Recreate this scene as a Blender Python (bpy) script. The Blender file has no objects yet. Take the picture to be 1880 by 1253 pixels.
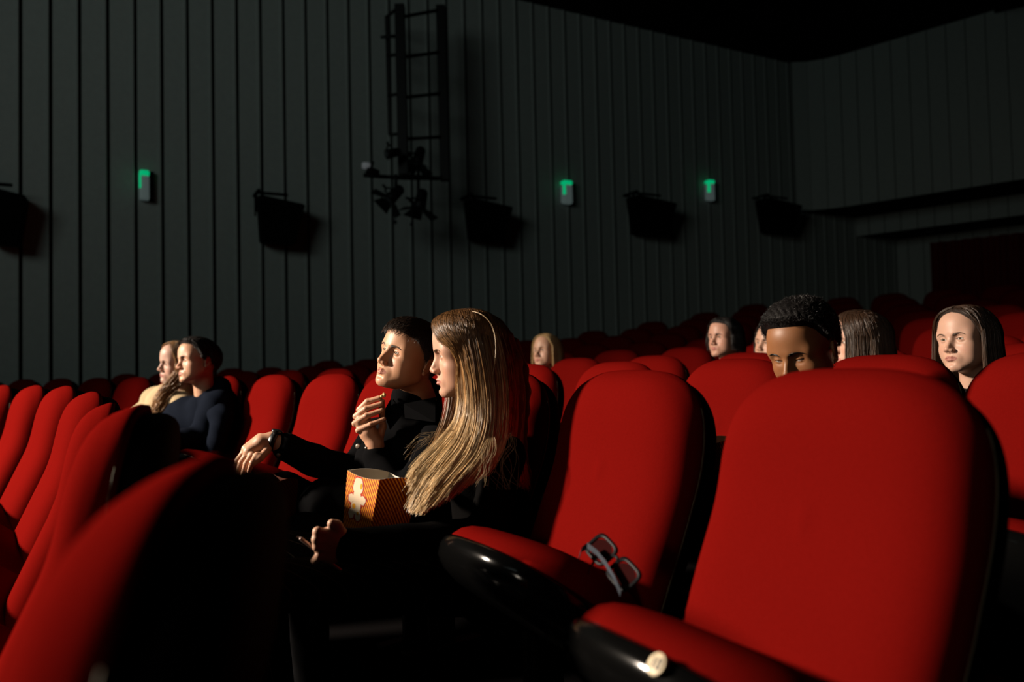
import bpy, bmesh, math, random
import numpy as np
from mathutils import Vector, Matrix

# ---------------------------------------------------------------- camera, lights, exposure
S = bpy.context.scene
COL = S.collection
F = 1400.0                       # focal length in pixels of the 1880 px frame
CAMZ = 0.965
PITCH = math.atan(47.0 / F)
ROLL = 0.022
cd = bpy.data.cameras.new('camera'); cam = bpy.data.objects.new('camera', cd); COL.objects.link(cam)
cd.sensor_width = 36.0; cd.lens = F / 1880 * 36.0
cd.clip_start = 0.02; cd.clip_end = 100
cam.matrix_world = Matrix.Translation((0, 0, CAMZ)) @ Matrix.Rotation(math.pi / 2 + PITCH, 4, 'X') @ Matrix.Rotation(-ROLL, 4, 'Z')
cd.dof.use_dof = True; cd.dof.focus_distance = 2.35; cd.dof.aperture_fstop = 2.0
S.camera = cam

def at(px, py, Y):
    """the point at depth Y that the photograph shows at pixel (px, py)"""
    d = cam.matrix_world.to_3x3() @ Vector(((px - 940) / F, -(py - 626.5) / F, -1.0))
    k = Y / d.y
    return Vector((d.x * k, Y, CAMZ + d.z * k))

w = bpy.data.worlds.new('world'); S.world = w; w.use_nodes = True
w.node_tree.nodes['Background'].inputs[0].default_value = (0.72, 0.9, 0.88, 1)
w.node_tree.nodes['Background'].inputs[1].default_value = 0.0016

def aim(o, p):
    o.rotation_euler = (Vector(p) - o.location).to_track_quat('-Z', 'Y').to_euler()

# the projection spot from the front of the hall
ld = bpy.data.lights.new('front_spot', 'SPOT'); lo = bpy.data.objects.new('front_spot', ld); COL.objects.link(lo)
lo.location = (-9.0, 2.1, 4.25); ld.energy = 11800; ld.color = (1.0, 0.84, 0.68)
ld.shadow_soft_size = 0.34; ld.spot_size = math.radians(49); ld.spot_blend = 1.0
aim(lo, (-0.8, 2.35, -0.1))
# added weak fill from the front left, brightens sides turned to the camera
fd = bpy.data.lights.new('fill_spot', 'SPOT'); fo_ = bpy.data.objects.new('fill_spot', fd); COL.objects.link(fo_)
fo_.location = (-5.2, -3.8, 2.7); fd.energy = 170; fd.color = (1.0, 0.86, 0.70); fd.shadow_soft_size = 0.5; fd.spot_size = math.radians(52); fd.spot_blend = 1.0
aim(fo_, (0.1, 2.1, 0.8))
# the dim glow of the screen
sd = bpy.data.lights.new('screen_glow', 'AREA'); so = bpy.data.objects.new('screen_glow', sd); COL.objects.link(so)
sd.shape = 'RECTANGLE'; sd.size = 4.0; sd.size_y = 2.4; sd.energy = 34; sd.spread = math.radians(120); sd.color = (0.80, 0.93, 0.88)
so.location = (-5.0, -1.0, 4.6); aim(so, (-2.0, 9.0, 5.6))

S.view_settings.view_transform = 'Standard'; S.view_settings.look = 'None'
S.view_settings.exposure = 0.0; S.view_settings.gamma = 1.0; S.view_settings.use_curve_mapping = False
S.cycles.max_bounces = 4; S.cycles.diffuse_bounces = 2; S.cycles.glossy_bounces = 2
S.cycles.sample_clamp_indirect = 2.0; S.cycles.use_denoising = True

# ---------------------------------------------------------------- helpers
def mat(name, base, rough=0.6, spec=0.3, noise=None, bump=None, coat=0, sheen=0, attr=None, emit=None, sss=0, aniso=None, metallic=0):
    m = bpy.data.materials.new(name); m.use_nodes = True
    nt = m.node_tree; b = nt.nodes['Principled BSDF']
    b.inputs['Base Color'].default_value = (*base, 1)
    b.inputs['Roughness'].default_value = rough
    b.inputs['Specular IOR Level'].default_value = spec
    b.inputs['Metallic'].default_value = metallic
    if coat: b.inputs['Coat Weight'].default_value = coat; b.inputs['Coat Roughness'].default_value = 0.12
    if sheen: b.inputs['Sheen Weight'].default_value = sheen; b.inputs['Sheen Roughness'].default_value = 0.5
    if sss:
        b.inputs['Subsurface Weight'].default_value = sss
        b.inputs['Subsurface Radius'].default_value = (0.01, 0.004, 0.002); b.inputs['Subsurface Scale'].default_value = 0.6
    if emit: b.inputs['Emission Color'].default_value = (*emit[0], 1); b.inputs['Emission Strength'].default_value = emit[1]
    tc = nt.nodes.new('ShaderNodeTexCoord')
    if attr:
        a = nt.nodes.new('ShaderNodeAttribute'); a.attribute_name = attr
        src = a.outputs['Color']
    else:
        src = None
    if noise:   # (scale, amount, stretch)
        n = nt.nodes.new('ShaderNodeTexNoise'); n.inputs['Scale'].default_value = noise[0]; n.inputs['Detail'].default_value = 4
        if len(noise) > 2:
            mp = nt.nodes.new('ShaderNodeMapping'); mp.inputs['Scale'].default_value = noise[2]
            nt.links.new(tc.outputs['Object'], mp.inputs[0]); nt.links.new(mp.outputs[0], n.inputs['Vector'])
        else: nt.links.new(tc.outputs['Object'], n.inputs['Vector'])
        mr = nt.nodes.new('ShaderNodeMapRange'); mr.inputs['To Min'].default_value = 1 - noise[1]; mr.inputs['To Max'].default_value = 1 + noise[1]
        nt.links.new(n.outputs[0], mr.inputs[0])
        mx = nt.nodes.new('ShaderNodeVectorMath'); mx.operation = 'SCALE'
        if src is not None: nt.links.new(src, mx.inputs[0])
        else: mx.inputs[0].default_value = base
        nt.links.new(mr.outputs[0], mx.inputs['Scale']); nt.links.new(mx.outputs[0], b.inputs['Base Color'])
    elif src is not None: nt.links.new(src, b.inputs['Base Color'])
    if bump:    # (scale, strength, distance)
        n2 = nt.nodes.new('ShaderNodeTexNoise'); n2.inputs['Scale'].default_value = bump[0]; n2.inputs['Detail'].default_value = 3
        nt.links.new(tc.outputs['Object'], n2.inputs['Vector'])
        bp = nt.nodes.new('ShaderNodeBump'); bp.inputs['Strength'].default_value = bump[1]; bp.inputs['Distance'].default_value = bump[2]
        nt.links.new(n2.outputs[0], bp.inputs['Height']); nt.links.new(bp.outputs[0], b.inputs['Normal'])
    return m

M = {}
M['red'] = mat('red_seat_fabric', (0.105, 0.0030, 0.0022), 0.95, 0.0, noise=(260, 0.16), bump=(900, 0.35, 0.0015))
M['black'] = mat('black_plastic', (0.006, 0.006, 0.006), 0.42, 0.35)
M['gloss'] = mat('glossy_black_plastic', (0.002, 0.002, 0.002), 0.13, 0.22)
M['shell'] = mat('black_back_shell', (0.0015, 0.0015, 0.0015), 0.85, 0.04)
M['piping'] = mat('seam_piping', (0.10, 0.085, 0.055), 0.6, 0.2)
M['wall'] = mat('grey_acoustic_cladding', (0.30, 0.335, 0.315), 0.9, 0.1, noise=(18, 0.10), bump=(300, 0.2, 0.002))
M['groove'] = mat('dark_groove', (0.035, 0.037, 0.035), 0.95, 0.02)
M['ceiling'] = mat('dark_ceiling', (0.012, 0.010, 0.010), 0.95, 0.03, noise=(6, 0.2))
M['floor'] = mat('dark_carpet', (0.003, 0.0026, 0.0028), 0.95, 0.02, noise=(80, 0.3))
M['steel'] = mat('black_steel', (0.004, 0.004, 0.004), 0.5, 0.2)
M['cream'] = mat('cream_plastic', (0.62, 0.52, 0.36), 0.5, 0.3)

def mesh_obj(name, verts, faces, m, parent=None, smooth=True, mats=None, fmat=None):
    me = bpy.data.meshes.new(name)
    verts = np.asarray(verts, dtype=np.float32)
    if isinstance(faces, np.ndarray) and faces.ndim == 2:
        n, k = faces.shape
        me.vertices.add(len(verts)); me.vertices.foreach_set('co', verts.ravel())
        me.loops.add(n * k); me.loops.foreach_set('vertex_index', faces.astype(np.int32).ravel())
        me.polygons.add(n); me.polygons.foreach_set('loop_start', np.arange(0, n * k, k, dtype=np.int32))
        me.polygons.foreach_set('loop_total', np.full(n, k, dtype=np.int32))
        me.update(calc_edges=True)
    else:
        me.from_pydata([tuple(map(float, v)) for v in verts], [], [tuple(int(i) for i in f) for f in faces]); me.update()
    for mm in (mats or [m]): me.materials.append(mm)
    if fmat is not None: me.polygons.foreach_set('material_index', np.asarray(fmat, dtype=np.int32))
    if smooth: me.polygons.foreach_set('use_smooth', np.ones(len(me.polygons), dtype=bool))
    me.validate()
    o = bpy.data.objects.new(name, me); COL.objects.link(o)
    if parent: o.parent = parent
    return o

class MB:
    """collects shapes, built as ONE mesh"""
    def __init__(s): s.v = []; s.f = []; s.m = []; s.cur = 0
    def add(s, v, f):
        n = len(s.v); s.v += [tuple(p) for p in v]; s.f += [tuple(i + n for i in q) for q in f]; s.m += [s.cur] * len(f)
    def box(s, c, d, R=None, bevel=0.0):
        x, y, z = (k / 2 for k in d); c = Vector(c)
        R = R or Matrix.Identity(3)
        if bevel <= 0:
            v = [c + R @ Vector((a * x, b * y, e * z)) for e in (-1, 1) for b in (-1, 1) for a in (-1, 1)]
            s.add(v, [(0, 2, 3, 1), (4, 5, 7, 6), (0, 1, 5, 4), (2, 6, 7, 3), (0, 4, 6, 2), (1, 3, 7, 5)])
        else:
            bm = bmesh.new(); bmesh.ops.create_cube(bm, size=1)
            for q in bm.verts: q.co = Vector((q.co.x * d[0], q.co.y * d[1], q.co.z * d[2]))
            bmesh.ops.bevel(bm, geom=list(bm.edges), offset=bevel, segments=3, affect='EDGES', profile=0.5)
            s.add([c + R @ q.co for q in bm.verts], [[q.index for q in f.verts] for f in bm.faces]); bm.free()
    def tube(s, pts, r, n=8, cap=True):
        pts = [Vector(p) for p in pts]; rs = r if isinstance(r, (list, tuple)) else [r] * len(pts)
        v = []; up = Vector((0.13, 0.21, 0.97))
        for i, p in enumerate(pts):
            t = (pts[min(i + 1, len(pts) - 1)] - pts[max(i - 1, 0)]).normalized()
            a = t.cross(up)
            if a.length < 1e-3: a = t.cross(Vector((1, 0, 0)))
            a.normalize(); b = t.cross(a)
            v += [p + (a * math.cos(k * 2 * math.pi / n) + b * math.sin(k * 2 * math.pi / n)) * rs[i] for k in range(n)]
        f = [(i * n + k, i * n + (k + 1) % n, (i + 1) * n + (k + 1) % n, (i + 1) * n + k) for i in range(len(pts) - 1) for k in range(n)]
        if cap: f += [tuple(range(n))[::-1], tuple((len(pts) - 1) * n + k for k in range(n))]
        s.add(v, f)
    def build(s, name, m, parent=None, smooth=False, mats=None):
        return mesh_obj(name, s.v, s.f, m, parent, smooth, mats, s.m if mats else None)

def tag(o, label=None, cat=None, group=None, kind=None):
    if label: o['label'] = label
    if cat: o['category'] = cat
    if group: o['group'] = group
    if kind: o['kind'] = kind
    return o
def empty(name, loc=(0, 0, 0), rz=0):
    o = bpy.data.objects.new(name, None); COL.objects.link(o); o.location = loc; o.rotation_euler = (0, 0, rz)
    o.empty_display_size = 0.1
    return o
def copy_tree(o, parent=None):
    c = o.copy(); COL.objects.link(c)
    if parent: c.parent = parent
    for ch in [q for q in COL.objects if q.parent == o]: copy_tree(ch, c)
    return c
def struct(o): o['kind'] = 'structure'; return o
def ring_faces(n, rows, closed_end=False):
    return [(i * n + k, i * n + (k + 1) % n, (i + 1) * n + (k + 1) % n, (i + 1) * n + k) for i in range(rows - 1) for k in range(n)]

# ---------------------------------------------------------------- the hall
D2 = Vector((0.884, 0.468, 0)); N2 = Vector((0.468, -0.884, 0))    # along the side wall, and its normal into the hall
WD = 9.0
CEIL = CAMZ + 5.02
corner = Vector((5.05, 12.86, 0))
D1 = Vector((0.727, -0.687, 0)); N1 = Vector((-0.687, -0.727, 0))  # along the back wall towards us

def ribbed(name, path, z0, z1, pitch=0.26, phase=0.0, gw=0.030, gd=0.04, ledge=0.032):
    """vertical cladding boards: flat board, a lifted edge, then a dark gap"""
    seg = [(b - a).length for a, b in zip(path, path[1:])]; tot = sum(seg)
    def pt(s):
        for a, b, l in zip(path, path[1:], seg):
            if s <= l or b is path[-1]:
                t = (b - a) / l; return a + t * s, Vector((t.y, -t.x, 0))
            s -= l
    prof = []; s = -phase
    while s < tot:
        for q, off, g in ((0, 0, 0), (0.004, 0.0, 0), (pitch - gw - ledge, 0.002, 0), (pitch - gw - ledge + 0.006, 0.016, 0), (pitch - gw - 0.004, 0.016, 0), (pitch - gw, 0.004, 1), (pitch - gw + 0.002, -gd, 1), (pitch - 0.001, -gd, 1)):
            x = s + q
            if 0 <= x <= tot: prof.append((x, off, g))
        s += pitch
    v = []; f = []; m = []
    for x, off, g in prof:
        p, nrm = pt(x); p = p + nrm * off
        v += [(p.x, p.y, z0), (p.x, p.y, z1)]
    for i in range(len(prof) - 1):
        f.append((2 * i, 2 * i + 2, 2 * i + 3, 2 * i + 1)); m.append(prof[i][2])
    return struct(mesh_obj(name, v, f, None, None, False, [M['wall'], M['groove']], m))

base_p = N2 * -WD   # foot point of the side wall line
sA = -14.0; s_corner = (corner - base_p).dot(D2)
# phase so that a gap falls on pixel (299, 50)
t299 = (302 - 940) / F; Y299 = WD / (0.884 - 0.468 * t299); s299 = (Vector((t299 * Y299, Y299, 0)) - base_p).dot(D2)
ph = 0.26 - ((s299 - sA + 0.011) % 0.26)
ribbed('wall_left', [base_p + D2 * sA, base_p + D2 * (s_corner + 4.2)], -0.6, CEIL + 0.1, phase=ph)
# upper back wall with a rounded corner
r0 = s_corner - 0.55
path = []
c0 = base_p + D2 * r0 + N2 * 0.012; c2 = corner + D1 * 0.75; c1 = corner
for k in range(9):
    t = k / 8; path.append(c0 * (1 - t) ** 2 + c1 * 2 * t * (1 - t) + c2 * t * t)
path.append(corner + D1 * 9.0)
ribbed('wall_back', path, CAMZ + 2.5, CEIL + 0.1, phase=0.02, ledge=0.0, gw=0.012, gd=0.02)
# soffits and the recessed walls under the projection room
bk = -N1
def shelf(name, a0, a1, z, th, m):
    v = []
    for dz in (0, th):
        for p in (corner + D1 * -2.5 + bk * a0, corner + D1 * 9 + bk * a0, corner + D1 * 9 + bk * a1, corner + D1 * -2.5 + bk * a1): v.append((p.x, p.y, z + dz))
    return struct(mesh_obj(name, v, [(0, 1, 2, 3), (7, 6, 5, 4), (0, 4, 5, 1), (1, 5, 6, 2), (2, 6, 7, 3), (3, 7, 4, 0)], m, smooth=False))
shelf('ceiling_under_projection_room', 0.02, 1.2, CAMZ + 2.5, 0.03, M['ceiling'])
ribbed('wall_back_recess', [corner + D1 * -2.4 + bk * 1.15, corner + D1 * 9 + bk * 1.15], CAMZ + 2.17, CAMZ + 2.5, phase=0.1, ledge=0, gw=0.012)
shelf('ceiling_over_last_row', 1.17, 2.3, CAMZ + 2.17, 0.03, M['ceiling'])
ribbed('wall_back_lower', [corner + D1 * -2.6 + bk * 2.2, corner + D1 * 9 + bk * 2.2], 0.2, CAMZ + 2.2, phase=0.1, ledge=0, gw=0.012)
# ceiling
a = base_p + D2 * sA; cpts = [a, base_p + D2 * (s_corner + 5), corner + D1 * 12 + bk * 3, a + N2 * 16]
v = [(p.x, p.y, CEIL + dz) for dz in (0, 0.12) for p in cpts]
struct(mesh_obj('ceiling', v, [(0, 1, 2, 3), (7, 6, 5, 4), (0, 4, 5, 1), (1, 5, 6, 2), (2, 6, 7, 3), (3, 7, 4, 0)], M['ceiling'], smooth=False))
# lowered ceiling beam in the right corner
bb = MB(); q = corner + D1 * 2.78
for p0, p1 in ((q, q + D1 * 6),): pass
v = []
for p in (q - N1 * 0.3, q + D1 * 5 - N1 * 0.3, q + D1 * 5 + N1 * 3.0, q + D1 * 0.55 + N1 * 3.0): v += [(p.x, p.y, CEIL - 0.62), (p.x, p.y, CEIL + 0.02)]
v[0] = (v[0][0], v[0][1], CEIL - 0.02)
v[6] = (v[6][0], v[6][1], CEIL - 0.30)
struct(mesh_obj('trim_1', v, [(0, 2, 4, 6), (1, 7, 5, 3), (0, 1, 3, 2), (2, 3, 5, 4), (4, 5, 7, 6), (6, 7, 1, 0)], M['ceiling'], smooth=False))

# dark red double door curtain under the projection room
M['curtain'] = mat('dark_red_curtain', (0.10, 0.008, 0.007), 0.9, 0.05, noise=(30, 0.2))
p0 = corner + bk * 2.1
def s_at(px, base, d):
    t = (px - 940) / F
    return (base.y * t - base.x) / (d.x - d.y * t)
sc0 = s_at(1718, p0, D1); sc1 = sc0 + 3.2
v = []; f = []; n = 120
for k in range(n + 1):
    s_ = sc0 + (sc1 - sc0) * k / n; o_ = 0.045 * math.sin(s_ * 34) + 0.02 * math.sin(s_ * 13 + 1)
    p = p0 + D1 * s_ + N1 * (0.08 + o_)
    v += [(p.x, p.y, 0.9), (p.x, p.y, CAMZ + 2.02)]
    if k: f.append((2 * k - 2, 2 * k, 2 * k + 1, 2 * k - 1))
cu = mesh_obj('curtain', v, f, M['curtain'])
tag(cu, 'dark red pleated curtain hanging at the back wall behind the last rows', 'curtain')

# ---------------------------------------------------------------- rows
R0 = 16.0; PHI0 = math.radians(31.0); PITCHS = 0.635
CX, CY = 0.603 - 0.857 * (R0 + 0.08) - 0.515 * 0.05, 1.30 - 0.515 * (R0 + 0.08) + 0.857 * 0.05
ROWTOP = {-1: CAMZ - 0.04, 0: CAMZ - 0.017, 1: CAMZ + 0.010, 2: CAMZ + 0.045, 3: CAMZ + 0.11, 4: CAMZ + 0.2, 5: CAMZ + 0.31, 6: CAMZ + 0.43, 7: CAMZ + 0.56, 8: CAMZ + 0.70, 9: CAMZ + 0.84}
CH = 0.948                       # top of a backrest above its own floor
def RR(row): return R0 + (0.95 * row if row >= 0 else 1.15 * row)
def seat_pose(row, i):
    """i = 0 is the big seat at the right; i grows along the row away from us"""
    R = RR(row); ph_ = PHI0 + (i + {2: 0.0}.get(row, 0.0)) * PITCHS / R + ROWSH.get(row, 0) / R
    return Vector((CX + R * math.cos(ph_), CY + R * math.sin(ph_), ROWTOP[row] - CH)), ph_
ROWSH = {1: -0.10}
# floor tiers
v = []; f = []
A0, A1, NA = math.radians(-5), math.radians(75), 60
rows_ = sorted(ROWTOP)
edges = [(RR(-1) - 6.0, ROWTOP[-1] - CH)]
for r in rows_:
    edges.append((RR(r) - 0.62, ROWTOP[r] - CH))
edges.append((RR(rows_[-1]) + 3.0, ROWTOP[rows_[-1]] - CH))
prof = [(edges[0][0], edges[0][1])]
for k in range(1, len(edges) - 1): prof += [(edges[k][0], edges[k - 1][1]), (edges[k][0], edges[k][1])]
prof.append(edges[-1])
for r_, z_ in prof:
    for k in range(NA + 1):
        a_ = A0 + (A1 - A0) * k / NA; v.append((CX + r_ * math.cos(a_), CY + r_ * math.sin(a_), z_))
for j in range(len(prof) - 1):
    for k in range(NA): q = j * (NA + 1) + k; f.append((q, q + NA + 1, q + NA + 2, q + 1))
struct(mesh_obj('floor', v, f, M['floor'], smooth=False))

# ---------------------------------------------------------------- cinema seat
def bprof(z):
    """how far the backrest front sits behind the hinge, by height"""
    pts = [(0.30, -0.07), (0.42, -0.022), (0.51, 0.018), (0.62, 0.068), (0.69, 0.100), (0.74, 0.116), (0.80, 0.127), (0.88, 0.140), (0.95, 0.150), (1.1, 0.165)]
    for (z0, b0), (z1, b1) in zip(pts, pts[1:]):
        if z <= z1: return b0 + (b1 - b0) * max(0, (z - z0)) / (z1 - z0)
    return pts[-1][1]
def sb(z):
    return (bprof(z - .02) + bprof(z) + bprof(z + .02) + bprof(z - .01) + bprof(z + .01)) / 5
def outline(n_side=26, n_top=46, hw=0.247, zb=0.33, zt=CH, rc=0.215):
    """closed outline (y, z) of a backrest"""
    pts = []
    for k in range(n_side): z = zb + (zt - rc - zb) * k / n_side; pts.append((-hw * (0.955 + 0.045 * min(1, (z - zb) / 0.25)), z))
    for k in range(n_top + 1):
        a_ = math.pi * (1 - k / n_top)
        c, s_ = math.cos(a_), math.sin(a_)
        y = hw * abs(c) ** (2 / 3.1) * (1 if c > 0 else -1); z = zt - rc + rc * abs(s_) ** (2 / 3.0)
        pts.append((y, z))
    for k in range(n_side): z = zt - rc - (zt - rc - zb) * (k + 1) / n_side; pts.append((hw * (0.955 + 0.045 * min(1, (z - zb) / 0.25)), z))
    nb = 14
    for k in range(1, nb): pts.append((hw * 0.955 * (1 - 2 * k / nb), zb))
    return pts
OUT = outline(); NO = len(OUT)
def layered(prof, cz=0.66, zt=CH, closed=True):
    """prof: list of (inset, depth) from seam to centre; builds rings + fan"""
    v = []; f = []
    hw = 0.247; hz = 0.31
    for ins, dep in prof:
        for (y, z) in OUT:
            sy = 1 - ins / hw; sz = 1 - ins / hz
            yy = y * sy; zz = cz + (z - cz) * sz
            v.append((sb(zz) + dep, yy, zz))
    f = ring_faces(NO, len(prof))
    c = len(v); v.append((sb(cz) + prof[-1][1], 0, cz)); L = (len(prof) - 1) * NO
    f += [(L + k, L + (k + 1) % NO, c) for k in range(NO)]
    return v, f
TIP, HINGE, SEATL = 38.0, 0.262, 0.45
def make_seat(angle=26.0, full=True):
    root = empty('cinema_seat')
    # red front cushion, slightly pillowed
    pr = [(0.030, 0.060), (0.0, 0.058), (-0.002, 0.045), (0.003, 0.030), (0.011, 0.012), (0.023, -0.003), (0.038, -0.014), (0.056, -0.022), (0.080, -0.028), (0.11, -0.0315), (0.15, -0.033), (0.18, -0.0335), (0.21, -0.034), (0.235, -0.034)]
    v, f = layered(pr); v = [(x, y, z) for x, y, z in v]
    # close the back
    mesh_obj('backrest_cushion', v, f, M['red'], root)
    # hard black shell behind
    pr = [(0.02, 0.052), (0.002, 0.054), (-0.004, 0.060), (-0.005, 0.075), (-0.001, 0.092), (0.008, 0.106), (0.02, 0.114), (0.05, 0.120), (0.10, 0.122), (0.2, 0.122)]
    v, f = layered(pr); v = [(x, y * 0.985, z - (0.020 if z > 0.6 else 0.0)) for x, y, z in v]; mesh_obj('back_shell', v, [q[::-1] for q in f], M['shell'], root)
    # piping along the seam
    mb = MB(); 
    for sd_ in (OUT[0:34], OUT[26 + 39:26 + 47 + 26]):
        mb = MB(); mb.tube([(sb(z) + 0.0505, y * 1.010, z) for (y, z) in sd_], 0.0016, 6)
        mb.build('piping', M['piping'], root, True)
    # tipping seat: cushion and pan
    ca, sa = math.cos(math.radians(angle)), math.sin(math.radians(angle))
    hx, hz_ = 0.035, HINGE if angle > 10 else 0.345
    def tip(l, y, h):   # l forward along the seat, h above its underside
        return (hx - l * ca - h * sa * -1 * -1, y, hz_ + l * sa + h * ca) if False else (hx - l * ca + h * sa, y, hz_ + l * sa + h * ca)
    def slab(prof, L=SEATL, W=0.238, p=4.5, n=72):
        v = []; cx = L / 2
        for ins, h in prof:
            for k in range(n):
                a_ = 2 * math.pi * k / n; c, s_ = math.cos(a_), math.sin(a_); p = 2.5 if c > 0 else 5.0
                l = (L / 2 - ins) * abs(c) ** (2 / p) * (1 if c > 0 else -1); y = (W - ins) * abs(s_) ** (2 / p) * (1 if s_ > 0 else -1)
                crown = -0.30 * (l / L + 0.05) ** 2 * (1 if h > 0.08 else 0)
                v.append(tip(cx + l, y, h + crown * 0.5))
        f = ring_faces(n, len(prof)); c = len(v); v.append(tip(cx, 0, prof[-1][1])); Lr = (len(prof) - 1) * n
        f += [(Lr + k, Lr + (k + 1) % n, c) for k in range(n)]
        return v, f
    v, f = slab([(0.03, 0.045), (0.004, 0.046), (-0.002, 0.06), (-0.004, 0.085), (0.0, 0.105), (0.010, 0.122), (0.028, 0.134), (0.06, 0.142), (0.11, 0.147), (0.18, 0.149)])
    mesh_obj('seat_cushion', v, [q[::-1] for q in f], M['red'], root)
    v, f = slab([(0.02, 0.058), (-0.006, 0.060), (-0.013, 0.052), (-0.014, 0.035), (-0.006, 0.012), (0.02, -0.010), (0.06, -0.022), (0.12, -0.026), (0.19, -0.026)])
    mesh_obj('seat_pan', v, f, M['gloss'], root)
    if full:
        # side standards carry the seat: foot, post and hinge cap on each side
        for s_ in (-1, 1):
            mb = MB(); y = s_ * 0.275
            mb.box((0.10, y, 0.012), (0.30, 0.05, 0.024), bevel=0.006)
            mb.box((0.10, y, 0.20), (0.10, 0.028, 0.37), bevel=0.008)
            mb.tube([(0.05, y - 0.02, 0.37), (0.05, y + 0.02, 0.37)], 0.05, 18)
            mb.build('standard', M['black'], root)
    return root
NUMERAL_DONE = []
# ---------------------------------------------------------------- place the seats
up_seat = make_seat(TIP); flat_seat = make_seat(3.0)
used = {'up': False, 'flat': False}
ORD = ['first', 'second', 'third', 'fourth', 'fifth', 'sixth', 'seventh', 'eighth', 'ninth', 'tenth', 'eleventh', 'twelfth', 'thirteenth', 'fourteenth', 'fifteenth', 'sixteenth', 'seventeenth', 'eighteenth', 'nineteenth', 'twentieth', 'twenty-first', 'twenty-second', 'twenty-third', 'twenty-fourth']
occupied = {(0, 2), (0, 3), (0, 7), (0, 8), (1, 1), (2, 3), (2, 4), (2, 1), (2, 2), (3, 4), (3, 3), (2,7)}
def proj(p):
    q = cam.matrix_world.inverted() @ Vector(p)
    if q.z > -0.15: return None
    return 940 + F * q.x / -q.z, 626.5 - F * q.y / -q.z, -q.z
custom = {
    (0, 0): 'empty red cinema seat nearest us at right, number disc on its tipped pan',
    (0, 1): 'empty red cinema seat beside the long-haired woman, 3D glasses lying on it',
    (0, 2): 'red cinema seat behind the blonde woman who hugs the popcorn box',
    (0, 3): 'red cinema seat the young man eating popcorn sits in',
    (0, 4): 'empty red cinema seat just left of the popcorn-eating young man',
    (0, 5): 'empty red cinema seat second to the left of the popcorn-eating young man',
    (0, 6): 'red cinema seat the man in the navy jacket sits in',
    (0, 7): 'red cinema seat of the blonde woman leaning on the man in navy',
    (1, 0): 'empty red seat cropped by the right edge, its rounded top before the pale woman',
    (1, 1): 'red seat in shadow behind the man who looks down',
    (1, 2): 'empty red seat showing between the two big front seats',
    (-1, 1): 'very near blurred red seat with dark back at lower left',
}
def ordn(k): return ORD[k] if k < len(ORD) else 'far'
OCC = {(0,2),(0,3),(0,6),(0,7),(1,1),(2,1),(2,2),(2,6),(3,3),(3,4)}; SEATS = {}
FRONT = {(-1, 1): (-0.465, 0.62, 0.078, 12), (-1, 2): (-0.885, 1.36, 0.058, 20), (-1, 3): (-1.24, 1.93, 0.075, 27), (-1, 4): (-1.57, 2.45, 0.055, 35), (-1, 5): (-1.95, 2.95, 0.040, 38), (-1, 6): (-2.37, 3.43, 0.040, 40), (-1, 7): (-2.82, 3.88, 0.040, 42)}
for r in sorted(ROWTOP):
    for i in range(-3, 26):
        p, ph_ = seat_pose(r, i)
        if (p - base_p).dot(N2) < 0.45 or (p - corner).dot(N1) < -1.7: continue
        if r == -1 and i > 7: continue
        if (r, i) in FRONT: p = Vector((FRONT[(r, i)][0], FRONT[(r, i)][1], 0))
        q = proj(p + Vector((0, 0, 0.9)))
        if q is None or not (-260 < q[0] < 2150): continue
        if r == -1 and i < 1: continue
        key = 'flat' if (r, i) in OCC else 'up'
        src = flat_seat if key == 'flat' else up_seat
        if used[key]: o = copy_tree(src)
        else: o = src; used[key] = True
        if (r, i) in FRONT: x_, y_, dz_, a_ = FRONT[(r, i)]; p = Vector((x_, y_, CAMZ - dz_ - CH)); ph_ = math.radians(a_)
        if (r, i) == (0, 3): p = p + Vector((-0.045, 0.012, 0))
        if (r, i) == (0, 1): p = p + Vector((-0.03, -0.01, 0))
        if (r, i) == (1, 0): p = Vector((1.20, 1.78, p.z))
        if (r, i) == (1, 1): p = Vector((1.01, 2.31, p.z))
        if (r, i) == (0, 0): p = p + Vector((-0.112, -0.10, 0)); ph_ -= 0.02
        o.location = p; o.rotation_euler = (0, 0, ph_)
        if (r, i) in custom: lab = custom[(r, i)]
        else:
            rn = {-1: 'front row at left', 0: "couples' row"}.get(r, '%s row behind them' % ordn(r - 1))
            lab = 'red cinema seat, %s from the right, %s' % (ordn(i + 3), rn)
        tag(o, lab, 'seat', 'red cinema seats in curved rows')
        SEATS[(r, i)] = o

for r in sorted(ROWTOP):
    ks = [i for (q, i) in sorted(SEATS) if q == r]
    for n_, i in enumerate(ks):
        if (r, i) in custom: continue
        rn = {-1: 'of the nearest row at the left', 0: 'of the long couples\' row'}.get(r, 'of the %s row behind the couples' % ordn(r - 1))
        SEATS[(r, i)]['label'] = 'red cinema seat, %s from the near right end %s' % (ordn(n_), rn)
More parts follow.
